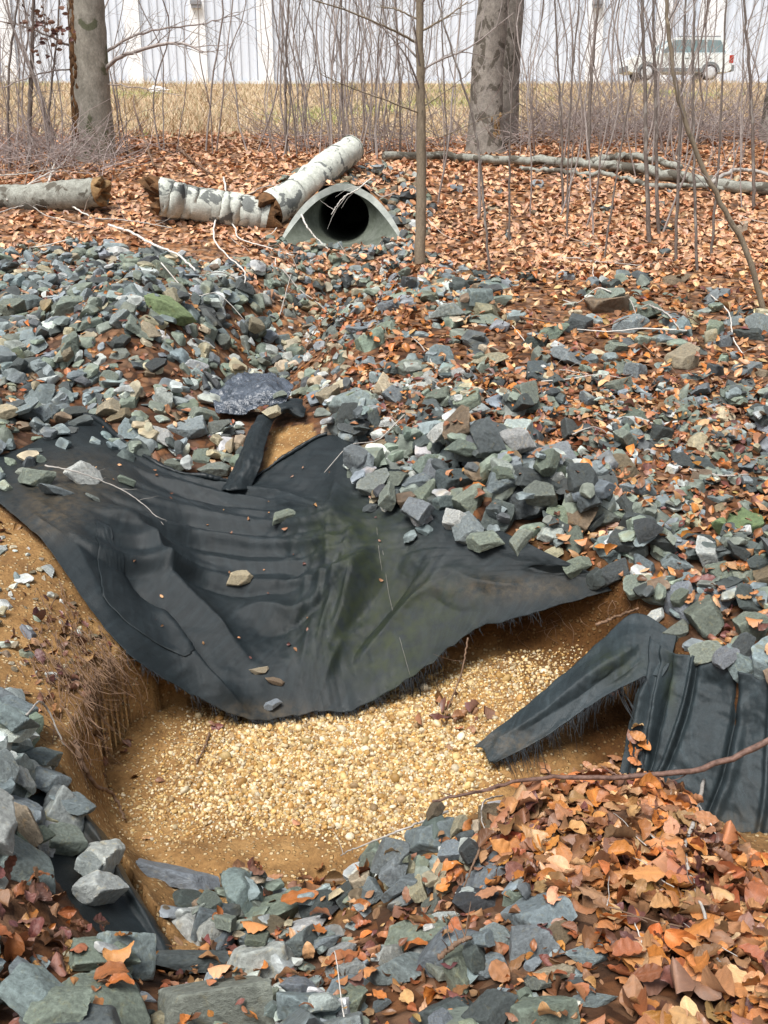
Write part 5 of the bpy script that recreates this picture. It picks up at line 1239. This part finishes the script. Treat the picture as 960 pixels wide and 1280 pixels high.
# ------------------------------------------------------------------ twigs, branches, roots
STICKS = [
 # pts (u,v), lift, r0, r1, mat, label
 ([(970, 938, 2.95), (900, 972, 2.9), (840, 985, 2.86), (760, 991, 2.83), (690, 991, 2.82), (640, 997, 2.78), (590, 1010, 2.72), (540, 1022, 2.70)], None, .0115, .004, 'twig_red', 'long red brown branch lying across the top of the leaf heap'),
 ([(560, 1014, 2.8), (520, 1030, 2.72), (480, 1046, 2.7), (440, 1062, 2.75), (425, 1070, 2.8)], None, .0045, .0015, 'twig_grey', 'thin grey twig reaching from the leaf heap over the gravel'),
 ([(878, 990), (866, 1035), (855, 1070), (862, 1110), (875, 1150), (885, 1190), (905, 1230)], .05, .0075, .003, 'twig_grey', 'grey crooked twig running down the middle of the leaf heap'),
 ([(872, 1012), (884, 1032), (893, 1052)], .05, .003, .002, 'twig_white', 'short pale side twig beside the crooked twig on the heap'),
 ([(806, 1045), (826, 1072), (845, 1100), (860, 1132)], .05, .0035, .002, 'twig_white', 'straight pale stick on the orange leaves of the heap'),
 ([(655, 1000), (648, 1022), (632, 1050), (608, 1068)], .03, .004, .002, 'twig_grey', 'thin forked twig at the upper left of the leaf heap'),
 ([(628, 1000), (606, 1008), (602, 1030), (610, 1052)], .03, .0035, .0015, 'twig_grey', 'small hooked twig at the leaf heap edge above the rocks'),
 ([(703, 1018), (694, 1045), (684, 1076)], .04, .003, .002, 'twig_white', 'short pale twig standing in the middle left of the heap'),
 ([(600, 1068), (588, 1100), (570, 1140)], .04, .004, .002, 'twig_brown', 'dark twig drooping from the heap over the rocks'),
 ([(548, 1208), (570, 1195), (586, 1183)], .04, .007, .005, 'twig_brown', 'stubby brown stick among the rocks under the heap'),
 ([(415, 1195), (420, 1225), (428, 1260), (432, 1285)], .0, .0014, .0015, 'twig_white', 'thin white stem among the near rocks at bottom centre'),
 
 ([(786, 1150), (800, 1190), (812, 1235)], .05, .002, .0015, 'twig_white', 'fine pale stalk at the left foot of the leaf heap'),
 ([(94, 935), (104, 965), (122, 995), (145, 1018), (157, 1032)], .02, .011, .005, 'twig_brown', 'dark thick root running down from the left bank onto gravel'),
 ([(38, 925), (60, 926), (82, 938)], .03, .004, .003, 'twig_grey', 'thin grey root poking out over the left rocks'),
 ([(262, 920), (256, 940), (246, 958)], .015, .006, .004, 'twig_brown', 'small dark stick lying on the left side of the gravel'),
 ([(585, 797, 4.35), (577, 840, 4.28), (562, 880, 4.2), (548, 912, 4.12)], None, .0045, .003, 'twig_brown', 'thin brown stem standing in the pit below the fabric edge'),
 ([(745, 781, 4.28), (770, 771, 4.25), (798, 760, 4.15)], None, .008, .005, 'root', 'pale bare root sticking out of the cut soil beside the flap'),
 ([(57, 588), (95, 597), (140, 615), (175, 636), (205, 662)], .05, .005, .0015, 'twig_grey', 'bare pale twig lying on the upper left of the fabric'),
 ([(136, 286), (165, 298), (195, 313), (222, 330), (245, 347)], .06, .015, .009, 'twig_white', 'straight whitish stick on the leaves left of the gully'),
 ([(-20, 246), (32, 244), (65, 255), (90, 266), (112, 279)], .12, .018, .008, 'twig_white', 'curved whitish branch in front of the left weathered log'),
 ([(-20, 232), (30, 238), (70, 232), (125, 212)], .22, .010, .004, 'twig_grey', 'long grey twig lying over the left weathered log'),
 ([(10, 262), (40, 240), (75, 228), (95, 200)], .2, .010, .005, 'twig_white', 'pale stick leaning across the left weathered log'),
 ([(-10, 275), (35, 262), (60, 275), (120, 290)], .08, .009, .004, 'twig_grey', 'grey branch sprawling in front of the left weathered log'),
 ([(112, 277), (150, 279), (185, 283), (216, 290)], .05, .010, .005, 'twig_grey', 'thin grey branch on leaves between the two left logs'),
 ([(280, 226), (282, 252), (271, 278), (268, 308), (284, 330), (305, 350), (307, 368)], .05, .013, .005, 'twig_white', 'bleached crooked root hanging down from the mottled log'),
 ([(280, 276), (294, 288), (300, 306), (335, 315), (368, 324)], .05, .010, .005, 'twig_white', 'bleached root sweeping right towards the culvert floor'),
 ([(232, 277), (268, 268), (310, 258), (335, 245), (392, 240)], .22, .009, .004, 'twig_grey', 'thin branch lying over the join of the two mottled logs'),
 ([(464, 223, 11.6), (446, 237, 11.45), (428, 248, 11.4), (414, 268, 11.35)], None, .009, .004, 'twig_white', 'pale forked twig dangling across the dark culvert opening'),
 ([(377, 268, 11.3), (383, 282, 11.2), (394, 296, 11.15), (410, 312, 11.05)], None, .011, .006, 'twig_white', 'white wavy root at the left side of the culvert mouth'),
 ([(-10, 200), (10, 178), (22, 110), (40, 100)], .3, .022, .014, 'twig_white', 'whitish leaning pole at the far left edge'),
 ([(60, 238), (72, 212), (92, 180)], .1, .014, .009, 'twig_white', 'short pale stick leaning in front of the mossy beech'),
 ([(193, 215), (180, 195), (170, 165), (168, 122)], .12, .016, .012, 'twig_brown', 'dark upright broken stick right of the mossy beech'),
 ([(222, 190), (240, 208), (262, 222)], .08, .020, .014, 'twig_brown', 'short dark stick lying above the mottled log'),
 ([(888, 372), (910, 398), (916, 425), (932, 452)], .03, .006, .004, 'twig_white', 'pale crooked stick on the right slope below the curved sapling'),
 ([(812, 385), (835, 402), (852, 422)], .03, .008, .006, 'twig_grey', 'straight grey stick on the right leaf slope'),
 ([(770, 372), (786, 390), (796, 402)], .03, .006, .004, 'twig_grey', 'short stick on the leaf slope left of the straight grey one'),
 ([(720, 328), (760, 331), (815, 336)], .03, .007, .004, 'twig_grey', 'low horizontal twig on the orange leaves below the fallen trunk'),
 ([(860, 597), (900, 599), (935, 597)], .03, .005, .004, 'twig_grey', 'thin straight twig between rocks at the right edge'),
 ([(420, 240+150), (400, 420), (380, 445)], .06, .006, .004, 'twig_brown', 'brown twig across the leafy side of the gully'),
 ([(350, 398), (358, 372), (366, 340)], .06, .006, .003, 'twig_grey', 'upright grey twig in the leafy gully head'),
 ([(660, 470), (700, 467), (735, 472)], .03, .006, .004, 'twig_grey', 'short grey twig in the middle of the right slope'),
 ([(640, 560-150), (652, 425), (664, 440)], .03, .004, .003, 'twig_white', 'tiny pale stick on the leaves above the rock pile')]
for pts, lift, r0, r1, mt, lab in STICKS:
    if lift is None: L = [P(*q)+np.array([0, 0, .06 if 'branch' in lab else 0]) for q in pts]
    else: 
        L = [hit(u, v, True) for u, v in pts]
        for k in range(2):
            zz = [q[2] for q in L]
            for i_ in range(1, len(L)-1): L[i_][2] = max(zz[i_], (zz[i_-1]+zz[i_+1])/2)
        L = [q+np.array([0, 0, lift*.45+r0]) for q in L]
    acc = Acc(); Lq = tube(acc, L, r0, r1, 36, 7, r0*.25, bumpy=.06)
    if r0 > .004 and 'straight' not in lab and 'root' not in lab:
        for k in range(8, 35, 6):
            dv = Lq[k]-Lq[k-1]; dv /= np.linalg.norm(dv); twig_set(acc, Lq[k], dv+rng.normal(0, .6, 3)+np.array([0, 0, .15]), rng.uniform(.05, .16)*(Lq[k][1]/3)**.8, r0*.3, 0, 4, .1)
    V = np.concatenate(acc.V); nm = 'root' if 'root' in lab else ('branch' if 'branch' in lab else 'twig')
    o = acc.build(nm, M[mt]); tag(o, lab, nm)
sticks_rand = []
for k in range(64):
    if k < 34: u, v = rng.uniform(0, 960), rng.uniform(200, 345)
    elif k < 48: u, v = rng.uniform(480, 960), rng.uniform(350, 560)
    elif k < 56: u, v = rng.uniform(140, 400), rng.uniform(290, 360)
    else: u, v = rng.uniform(660, 950), rng.uniform(1010, 1270)
    b = hit(u, v, True); a = rng.uniform(0, 6.28); L = rng.uniform(.25, .9) if v < 600 else rng.uniform(.08, .2); r = (.0035+.006*rng.random()**2)*(1 if v < 600 else .35)
    q = [b+np.array([math.cos(a)*s*L+rng.normal(0, .02)*L, math.sin(a)*s*L+rng.normal(0, .04)*L, 0]) for s in (0, .35, .7, 1)]
    q = [np.array([x[0], x[1], float(surf(x[0], x[1]))+.025+(0 if v < 600 else .03)+r]) for x in q]
    acc = Acc(); tube(acc, q, r, r*.5, 14, 5, r*.2); kk = k % 3 if v < 600 else k % 2; mt = ('twig_grey', 'twig_brown', 'twig_white')[kk]; o = acc.build('twig', M[mt]); o['category'] = 'twig'; sticks_rand.append((o, u, v, ('grey', 'brown', 'pale')[kk]))
# hair-like roots hanging out of the undercut left bank
acc = Acc()
for k in range(400):
    if k < 320: u, v = rng.normal(92, 30), rng.normal(838, 48)
    else: u, v = rng.uniform(120, 195), rng.uniform(800, 850)
    p = hit(u, v)
    if look(HFAB, p[0], p[1]): continue
    L = rng.uniform(.06, .26); d = np.array([rng.normal(.25, .3), rng.normal(-.25, .25), -1.]); d /= np.linalg.norm(d); p = p+np.array([.01, -.02, .03])
    tube(acc, [p, p+d*L*.4+np.array([.02, -.03, .02])+rng.normal(0, .012, 3), p+d*L*.75+rng.normal(0, .035, 3), p+d*L+rng.normal(0, .06, 3)], rng.uniform(.0012, .0034), .0007, 8, 3, cap=False)
tag(acc.build('root_mat', M['root']), 'mat of hair-like brown roots hanging from the undercut left bank', 'roots', kind='stuff')
acc = Acc()
for k in range(40):
    u, v = rng.uniform(640, 790), rng.uniform(742, 790); p = hit(u, v); L = rng.uniform(.03, .12)
    tube(acc, [p, p+np.array([rng.normal(0, .03), -.04, -.3*L]), p+np.array([rng.normal(0, .04), -.05, -L])], .0016, .0007, 6, 3, cap=False)
tag(acc.build('root_mat', M['root']), 'fine pale rootlets poking from the cut soil under the fabric edge', 'roots', kind='stuff')

# ------------------------------------------------------------------ warehouse wall
BY = 52.0; bz = float(grid_lookup(0., BY))-.1
bld = thing('warehouse', (0, BY, bz), 'long white ribbed metal warehouse behind the grass bank', 'building')
xs = []; x = -36.
prof = [(0, 0), (.24, 0), (.275, -.07), (.345, -.07), (.38, 0)]
while x < 36:
    xs += [(x+a, b) for a, b in prof[:-1]]; x += .38
xs.append((x, 0)); nx = len(xs); V = np.array([(a, BY+b, z) for z in (bz, bz+8.6) for a, b in xs]); 
acc = Acc(); acc.add(V, [(k, k+1, nx+k+1, nx+k) for k in range(nx-1)]); acc.build('wall', M['panel'], bld, False)
acc = Acc(); box(acc, (-36, BY+.1, bz), (36.4, BY+24, bz+8.55)); acc.build('hall_body', M['panel'], bld, False)
acc = Acc(); box(acc, (-36.2, BY-.25, bz+8.6), (36.6, BY+24.2, bz+9.1)); acc.build('eaves', M['pilaster'], bld, False)
acc = Acc(); box(acc, (-36.1, BY-.10, bz), (36.5, BY-.072, bz+.35)); acc.build('base_trim', M['panel'], bld, False)
for u in (-70, 10, 168, 249, 332, 742, 826, 886, 1040):
    cx_ = P(u, 60, BY)[0]; wd = .36 if u not in (886,) else .62
    acc = Acc(); box(acc, (cx_-wd, BY-.16, bz), (cx_+wd, BY-.074, bz+8.58)); acc.build('pilaster', M['pilaster'], bld, False)
zl = P(249, 8, BY)[2]
for u in (249, 742):
    cx_ = P(u, 60, BY)[0]; acc = Acc()
    box(acc, (cx_-.24, BY-.42, zl+.05), (cx_+.24, BY-.162, zl+.22)); box(acc, (cx_-.20, BY-.38, zl-.1), (cx_+.20, BY-.17, zl+.049)); acc.build('wall_lamp', M['fixture'], bld, False)

# ------------------------------------------------------------------ parked vehicle, nose to the left
CY_ = 46.5; cz = P(845, 101, CY_)[2]; x0 = P(784, 90, CY_)[0]
car = thing('parked_car', (x0+2.2, CY_, cz), 'silver white station wagon parked on top of the bank in front of the warehouse', 'car')
def prism(acc, prof, y0, y1, inset=0.):
    p = np.array(prof, float); n = len(p); c = p.mean(0)
    def ring(y, s): q = c+(p-c)*s; return np.stack([q[:, 0]+x0, np.full(n, y), q[:, 1]+cz], -1)
    R = [ring(y0, 1-inset), ring(y0+.06*(1 if y1 > y0 else -1), 1), ring(y1-.06*(1 if y1 > y0 else -1), 1), ring(y1, 1-inset)]
    V = np.concatenate(R); Q = [(i*n+k, i*n+(k+1) % n, (i+1)*n+(k+1) % n, (i+1)*n+k) for i in range(3) for k in range(n)]
    V = np.vstack([V, V[:n].mean(0), V[-n:].mean(0)]); T = [(4*n, (k+1) % n, k) for k in range(n)]+[(4*n+1, 3*n+k, 3*n+(k+1) % n) for k in range(n)]
    acc.add(V, Q, T)
acc = Acc(); prism(acc, [(.02,.38),(.0,.6),(.05,.86),(.25,.98),(1.0,1.06),(1.35,1.08),(4.30,1.08),(4.42,.95),(4.45,.45),(4.3,.34),(.2,.32)], CY_, CY_+1.75, .02)
acc.build('body', M['car_paint'], car, False)
acc = Acc(); prism(acc, [(1.15,1.075),(1.75,1.60),(2.0,1.70),(3.9,1.70),(4.12,1.62),(4.34,1.075)], CY_+.13, CY_+1.62, .03); acc.build('cabin', M['car_paint'], car, False)
def side_glass(name, prof, par=car):
    acc = Acc(); p = np.array(prof); n = len(p); V = np.vstack([np.stack([p[:, 0]+x0, np.full(n, CY_+.112), p[:, 1]+cz], -1), np.stack([p[:, 0]+x0, np.full(n, CY_+.16), p[:, 1]+cz], -1)])
    acc.add(np.vstack([V, V[:n].mean(0)]), [(k, (k+1) % n, n+(k+1) % n, n+k) for k in range(n)], [(2*n, k, (k+1) % n) for k in range(n)]); return acc.build(name, M['car_glass'], par, False)
side_glass('window', [(1.42,1.12),(1.92,1.58),(2.28,1.60),(2.30,1.12)]); side_glass('window', [(2.38,1.12),(2.37,1.60),(3.22,1.60),(3.26,1.12)]); side_glass('window', [(3.34,1.12),(3.31,1.60),(3.88,1.58),(4.14,1.12)])
acc = Acc(); V = [(x0+1.20, CY_+.22, cz+1.10), (x0+1.20, CY_+1.53, cz+1.10), (x0+1.74, CY_+1.48, cz+1.59), (x0+1.74, CY_+.27, cz+1.59)]; V2 = [(a-.03, b, c+.02) for a, b, c in V]
acc.add(V+V2, [(4,5,6,7),(0,1,5,4),(1,2,6,5),(2,3,7,6),(3,0,4,7)]); acc.build('windscreen', M['car_glass'], car, False)
for xw in (.82, 3.52):
    for yw in (CY_-.02, CY_+1.55):
        acc = Acc(); a = np.linspace(0, 2*np.pi, 28, endpoint=False); V = []
        for yo, rr in ((0, .24), (-.0, .31), (.03, .33), (.19, .33), (.22, .30), (.22, .0)): V += [(x0+xw+rr*math.cos(q), yw+yo, cz+.33+rr*math.sin(q)) for q in a]
        acc.add(V, [(i*28+k, i*28+(k+1) % 28, (i+1)*28+(k+1) % 28, (i+1)*28+k) for i in range(5) for k in range(28)]); wh = acc.build('wheel', M['rubber'], car)
        acc = Acc(); V = []
        for yo, rr in ((-.012, .0), (-.03, .06), (-.01, .20), (.01, .238)): V += [(x0+xw+rr*math.cos(q), yw+yo, cz+.33+rr*math.sin(q)) for q in a]
        acc.add(V, [(i*28+k, (i+1)*28+k, (i+1)*28+(k+1) % 28, i*28+(k+1) % 28) for i in range(3) for k in range(28)])
        ro = acc.build('rim', M['alloy'], None); ro.data.transform(Matrix.Translation(-Vector(car.location))); ro.parent = wh
    acc = Acc(); na = 18; V = []                          # dark wheel arch
    for rr in (.335, .42):
        for q in np.linspace(0, np.pi, na): V.append((x0+xw+rr*math.cos(q), CY_-.008, cz+.33+rr*math.sin(q)))
    acc.add(V, [(k, k+1, na+k+1, na+k) for k in range(na-1)]); acc.build('wheel_arch', M['trim'], car, False)
acc = Acc(); box(acc, (x0+.02, CY_+.02, cz+.36), (x0+.0-.07, CY_+1.7, cz+.58)); acc.build('bumper', M['trim'], car, False)
acc = Acc(); box(acc, (x0+4.42, CY_+.02, cz+.38), (x0+4.53, CY_+1.7, cz+.62)); acc.build('bumper', M['trim'], car, False)
acc = Acc(); box(acc, (x0+1.25, CY_-.03, cz+.36), (x0+3.1, CY_-.004, cz+.50)); acc.build('side_sill', M['trim'], car, False)
acc = Acc(); box(acc, (x0+.03, CY_-.012, cz+.68), (x0+.24, CY_+.3, cz+.84)); acc.build('headlight', M['lamp_clear'], car, False)
acc = Acc(); box(acc, (x0+4.28, CY_-.012, cz+.70), (x0+4.46, CY_+.25, cz+1.0)); acc.build('tail_light', M['lamp_red'], car, False)
acc = Acc(); box(acc, (x0+1.5, CY_-.16, cz+1.08), (x0+1.62, CY_-.01, cz+1.22)); acc.build('side_mirror', M['trim'], car, False)
acc = Acc(); box(acc, (x0+2.1, CY_+.26, cz+1.72), (x0+3.9, CY_+.30, cz+1.76)); acc.build('roof_rail', M['trim'], car, False)
for xd in (2.34, 3.30):
    acc = Acc(); box(acc, (x0+xd+.05, CY_-.014, cz+.86), (x0+xd+.22, CY_-.004, cz+.90)); acc.build('door_handle', M['trim'], car, False)
# ------------------------------------------------------------------ individual rocks and leaves, each with its own description
MARKS = [('the culvert mouth', 428, 270), ('the mossy left-bank rock', 214, 392), ('the slender brown trunk base', 525, 330), ('the wet plastic scrap', 315, 490), ('the twisted fabric strip', 320, 550),
 ('the fabric top corner', 408, 548), ('the pointed upright rock', 690, 566), ('the mossy right-edge boulder', 926, 650), ('the curved sapling base', 956, 390), ('the tall narrow dark rock', 788, 652),
 ('the pleated curtain top', 900, 850), ('the drooping flap top', 800, 770), ('the tan stone on fabric', 300, 735), ('the long flat slab', 222, 1094), ('the broad rock below the heap', 519, 1168),
 ('the blocky rock at the heap', 662, 1178), ('the bottom left corner', 20, 1262), ('the widest bottom slab', 272, 1256), ('the black lower left strip', 150, 1120), ('the root-covered left bank', 85, 860),
 ('the left ledge rock', 22, 905), ('the broad left-edge rock', 36, 1084), ('the fabric upper left corner', 60, 600), ('the steep rock above the fabric', 236, 532), ('the dark flat slope slab', 868, 466),
 ('the straight whitish stick', 195, 313), ('the fabric right tip', 740, 742), ('the fabric bottom tip', 335, 895), ('the crooked heap twig', 862, 1100), ('the straight pale heap stick', 832, 1085), ('the red brown branch end', 640, 1000),
 ('the bottom right corner', 945, 1265), ('the bright orange leaf', 150, 1202), ('the left edge midway up', 5, 430), ('the right edge above midway', 950, 540), ('the leafy gully head', 350, 370), ('the short stick midslope', 700, 467), ('the brown flat stone', 462, 560), ('the thin white bottom stem', 425, 1245), ('the heap middle bottom', 800, 1230)]
ORD = ['', 'second ', 'third ', 'fourth ', 'fifth ', 'sixth ', 'seventh ', 'eighth ', 'ninth ', 'tenth ', 'eleventh ', 'twelfth ', 'thirteenth ', 'fourteenth ', 'fifteenth ', 'sixteenth ', 'seventeenth ', 'eighteenth ', 'nineteenth ', 'twentieth ']
DIRS = ['right of', 'upper right of', 'above', 'upper left of', 'left of', 'lower left of', 'below', 'lower right of']
used_labels = set()
def where_labels(items, noun, skip=()):
    """items: (object, u, v, adjectives) -> a label naming the nearest landmark, the side and the rank there"""
    buckets = {}
    for it in items:
        o, u, v, adj = it; best = min((m for m in MARKS if m[0] not in skip), key=lambda m: math.hypot(m[1]-u, m[2]-v))
        a = int(round(math.atan2(best[2]-v, u-best[1])/(math.pi/4))) % 8; buckets.setdefault((best[0], a), []).append((math.hypot(best[1]-u, best[2]-v), it))
    for (mk, a), L in buckets.items():
        L.sort(key=lambda q: q[0])
        for k, (dd, (o, u, v, adj)) in enumerate(L):
            o['label'] = f'{adj} {noun}, {ORD[min(k, 19)]}{noun} {DIRS[a]} {mk}' if k else f'{adj} {noun} nearest {DIRS[a]} {mk}'
def size_word(px): return 'small' if px < 26 else ('medium' if px < 46 else 'large')
RW = {'blue-grey': 'blue-grey', 'green-grey': 'green-grey', 'dark grey': 'dark grey', 'tan': 'tan', 'pale grey': 'pale grey', 'brownish': 'brownish', 'mossy green': 'mossy'}
items = []
for k in sorted(ind_r):
    r = rocks[k]; o = bpy.data.objects.new('rock', ROCK_HI[r['proto']][0]); C.objects.link(o)
    o.matrix_world = Matrix.LocRotScale(Vector(r['p']), Matrix(r['R'].tolist()), Vector(r['s'])); o.color = (*r['col'], 1); o['category'] = 'rock'
    o['group'] = 'rocks heaped around the gully and pit'
    u, v, D = proj(r['p'])[0]
    if r['label']: o['label'] = r['label']
    else:
        flat = r['dims'][2]/max(r['dims'][0], r['dims'][1]); sh = 'flat' if flat < .5 else ('blocky' if flat > .72 else 'angular')
        items.append((o, u, v, f"{size_word(r['dia']*F/D)} {RW[r['cn']]} {sh}"))
where_labels(items, 'rock')
items = []
for k in sorted(ind_l):
    L = leaves[k]; o = bpy.data.objects.new('leaf', LEAF_HI[L['proto']][0]); C.objects.link(o)
    o.matrix_world = Matrix.LocRotScale(Vector(L['p']), Matrix(L['R'].tolist()), Vector((L['s'],)*3)); o.color = (*L['col'], 1); o['category'] = 'leaf'; o['group'] = 'largest fallen leaves in the foreground'
    u, v, D = proj(L['p'])[0]
    if L['label']: o['label'] = L['label']
    else: items.append((o, u, v, f"{L['cn']} dead"))
where_labels(items, 'leaf')
items = [(o, u, v, c+' thin') for o, u, v, c in sticks_rand]
for o, *_ in items: o['group'] = 'loose twigs strewn over the leaves'
where_labels(items, 'twig')
MARKS = [('the mossy beech', 117, 190), ('the propped mottled log', 435, 190), ('the slender brown trunk', 526, 200), ('the thick centre tree', 607, 190), ('the close sapling pair', 816, 290), ('the curved sapling', 900, 262),
 ('the parked car', 845, 150), ('the right edge tree', 958, 180), ('the white wall strip', 742, 180), ('the fallen trunk middle', 700, 212), ('the left frame edge', 0, 205), ('the white bag', 197, 150), ('the thicket left end', 350, 192)]
for t, *_ in thicket: t['group'] = 'thin bare saplings in the thicket'
where_labels([(t, u, v, 'thin bare' if s < 1.05 else 'tall bare') for t, u, v, s in thicket], 'sapling')
# ------------------------------------------------------------------ camera and daylight
cam = bpy.data.cameras.new('camera'); co = bpy.data.objects.new('camera', cam); C.objects.link(co)
co.location = (0, 0, EZ); co.rotation_euler = (math.radians(90)-TH, 0, 0)
cam.sensor_fit = 'VERTICAL'; cam.sensor_height = 24; cam.sensor_width = 18; cam.lens = 24*F/1280.0
cam.clip_start = .05; cam.clip_end = 400
bpy.context.scene.camera = co
w = bpy.data.worlds.new('World'); bpy.context.scene.world = w; w.use_nodes = True
nt = w.node_tree; bg = nt.nodes['Background']; sky = nt.nodes.new('ShaderNodeTexSky'); sky.sky_type = 'NISHITA'; sky.sun_disc = False
EL, AZ = math.radians(64), math.radians(215)
sky.sun_elevation = EL; sky.sun_rotation = AZ; sky.dust_density = 3.5; sky.air_density = 1.0
hs = nt.nodes.new('ShaderNodeHueSaturation'); hs.inputs['Saturation'].default_value = .38; hs.inputs['Value'].default_value = 1.0
nt.links.new(sky.outputs[0], hs.inputs['Color']); nt.links.new(hs.outputs[0], bg.inputs['Color']); bg.inputs['Strength'].default_value = .15
sl = bpy.data.lights.new('sun', 'SUN'); so_ = bpy.data.objects.new('sun', sl); C.objects.link(so_)
sl.energy = 5.0; sl.angle = math.radians(26); sl.color = (1, .975, .94)
d = Vector((math.sin(AZ)*math.cos(EL), math.cos(AZ)*math.cos(EL), math.sin(EL)))
so_.rotation_euler = d.to_track_quat('Z', 'Y').to_euler(); so_.location = (0, -5, 12)
sc = bpy.context.scene; sc.view_settings.view_transform = 'Standard'; sc.view_settings.look = 'None'; sc.view_settings.exposure = 0; sc.view_settings.gamma = 1
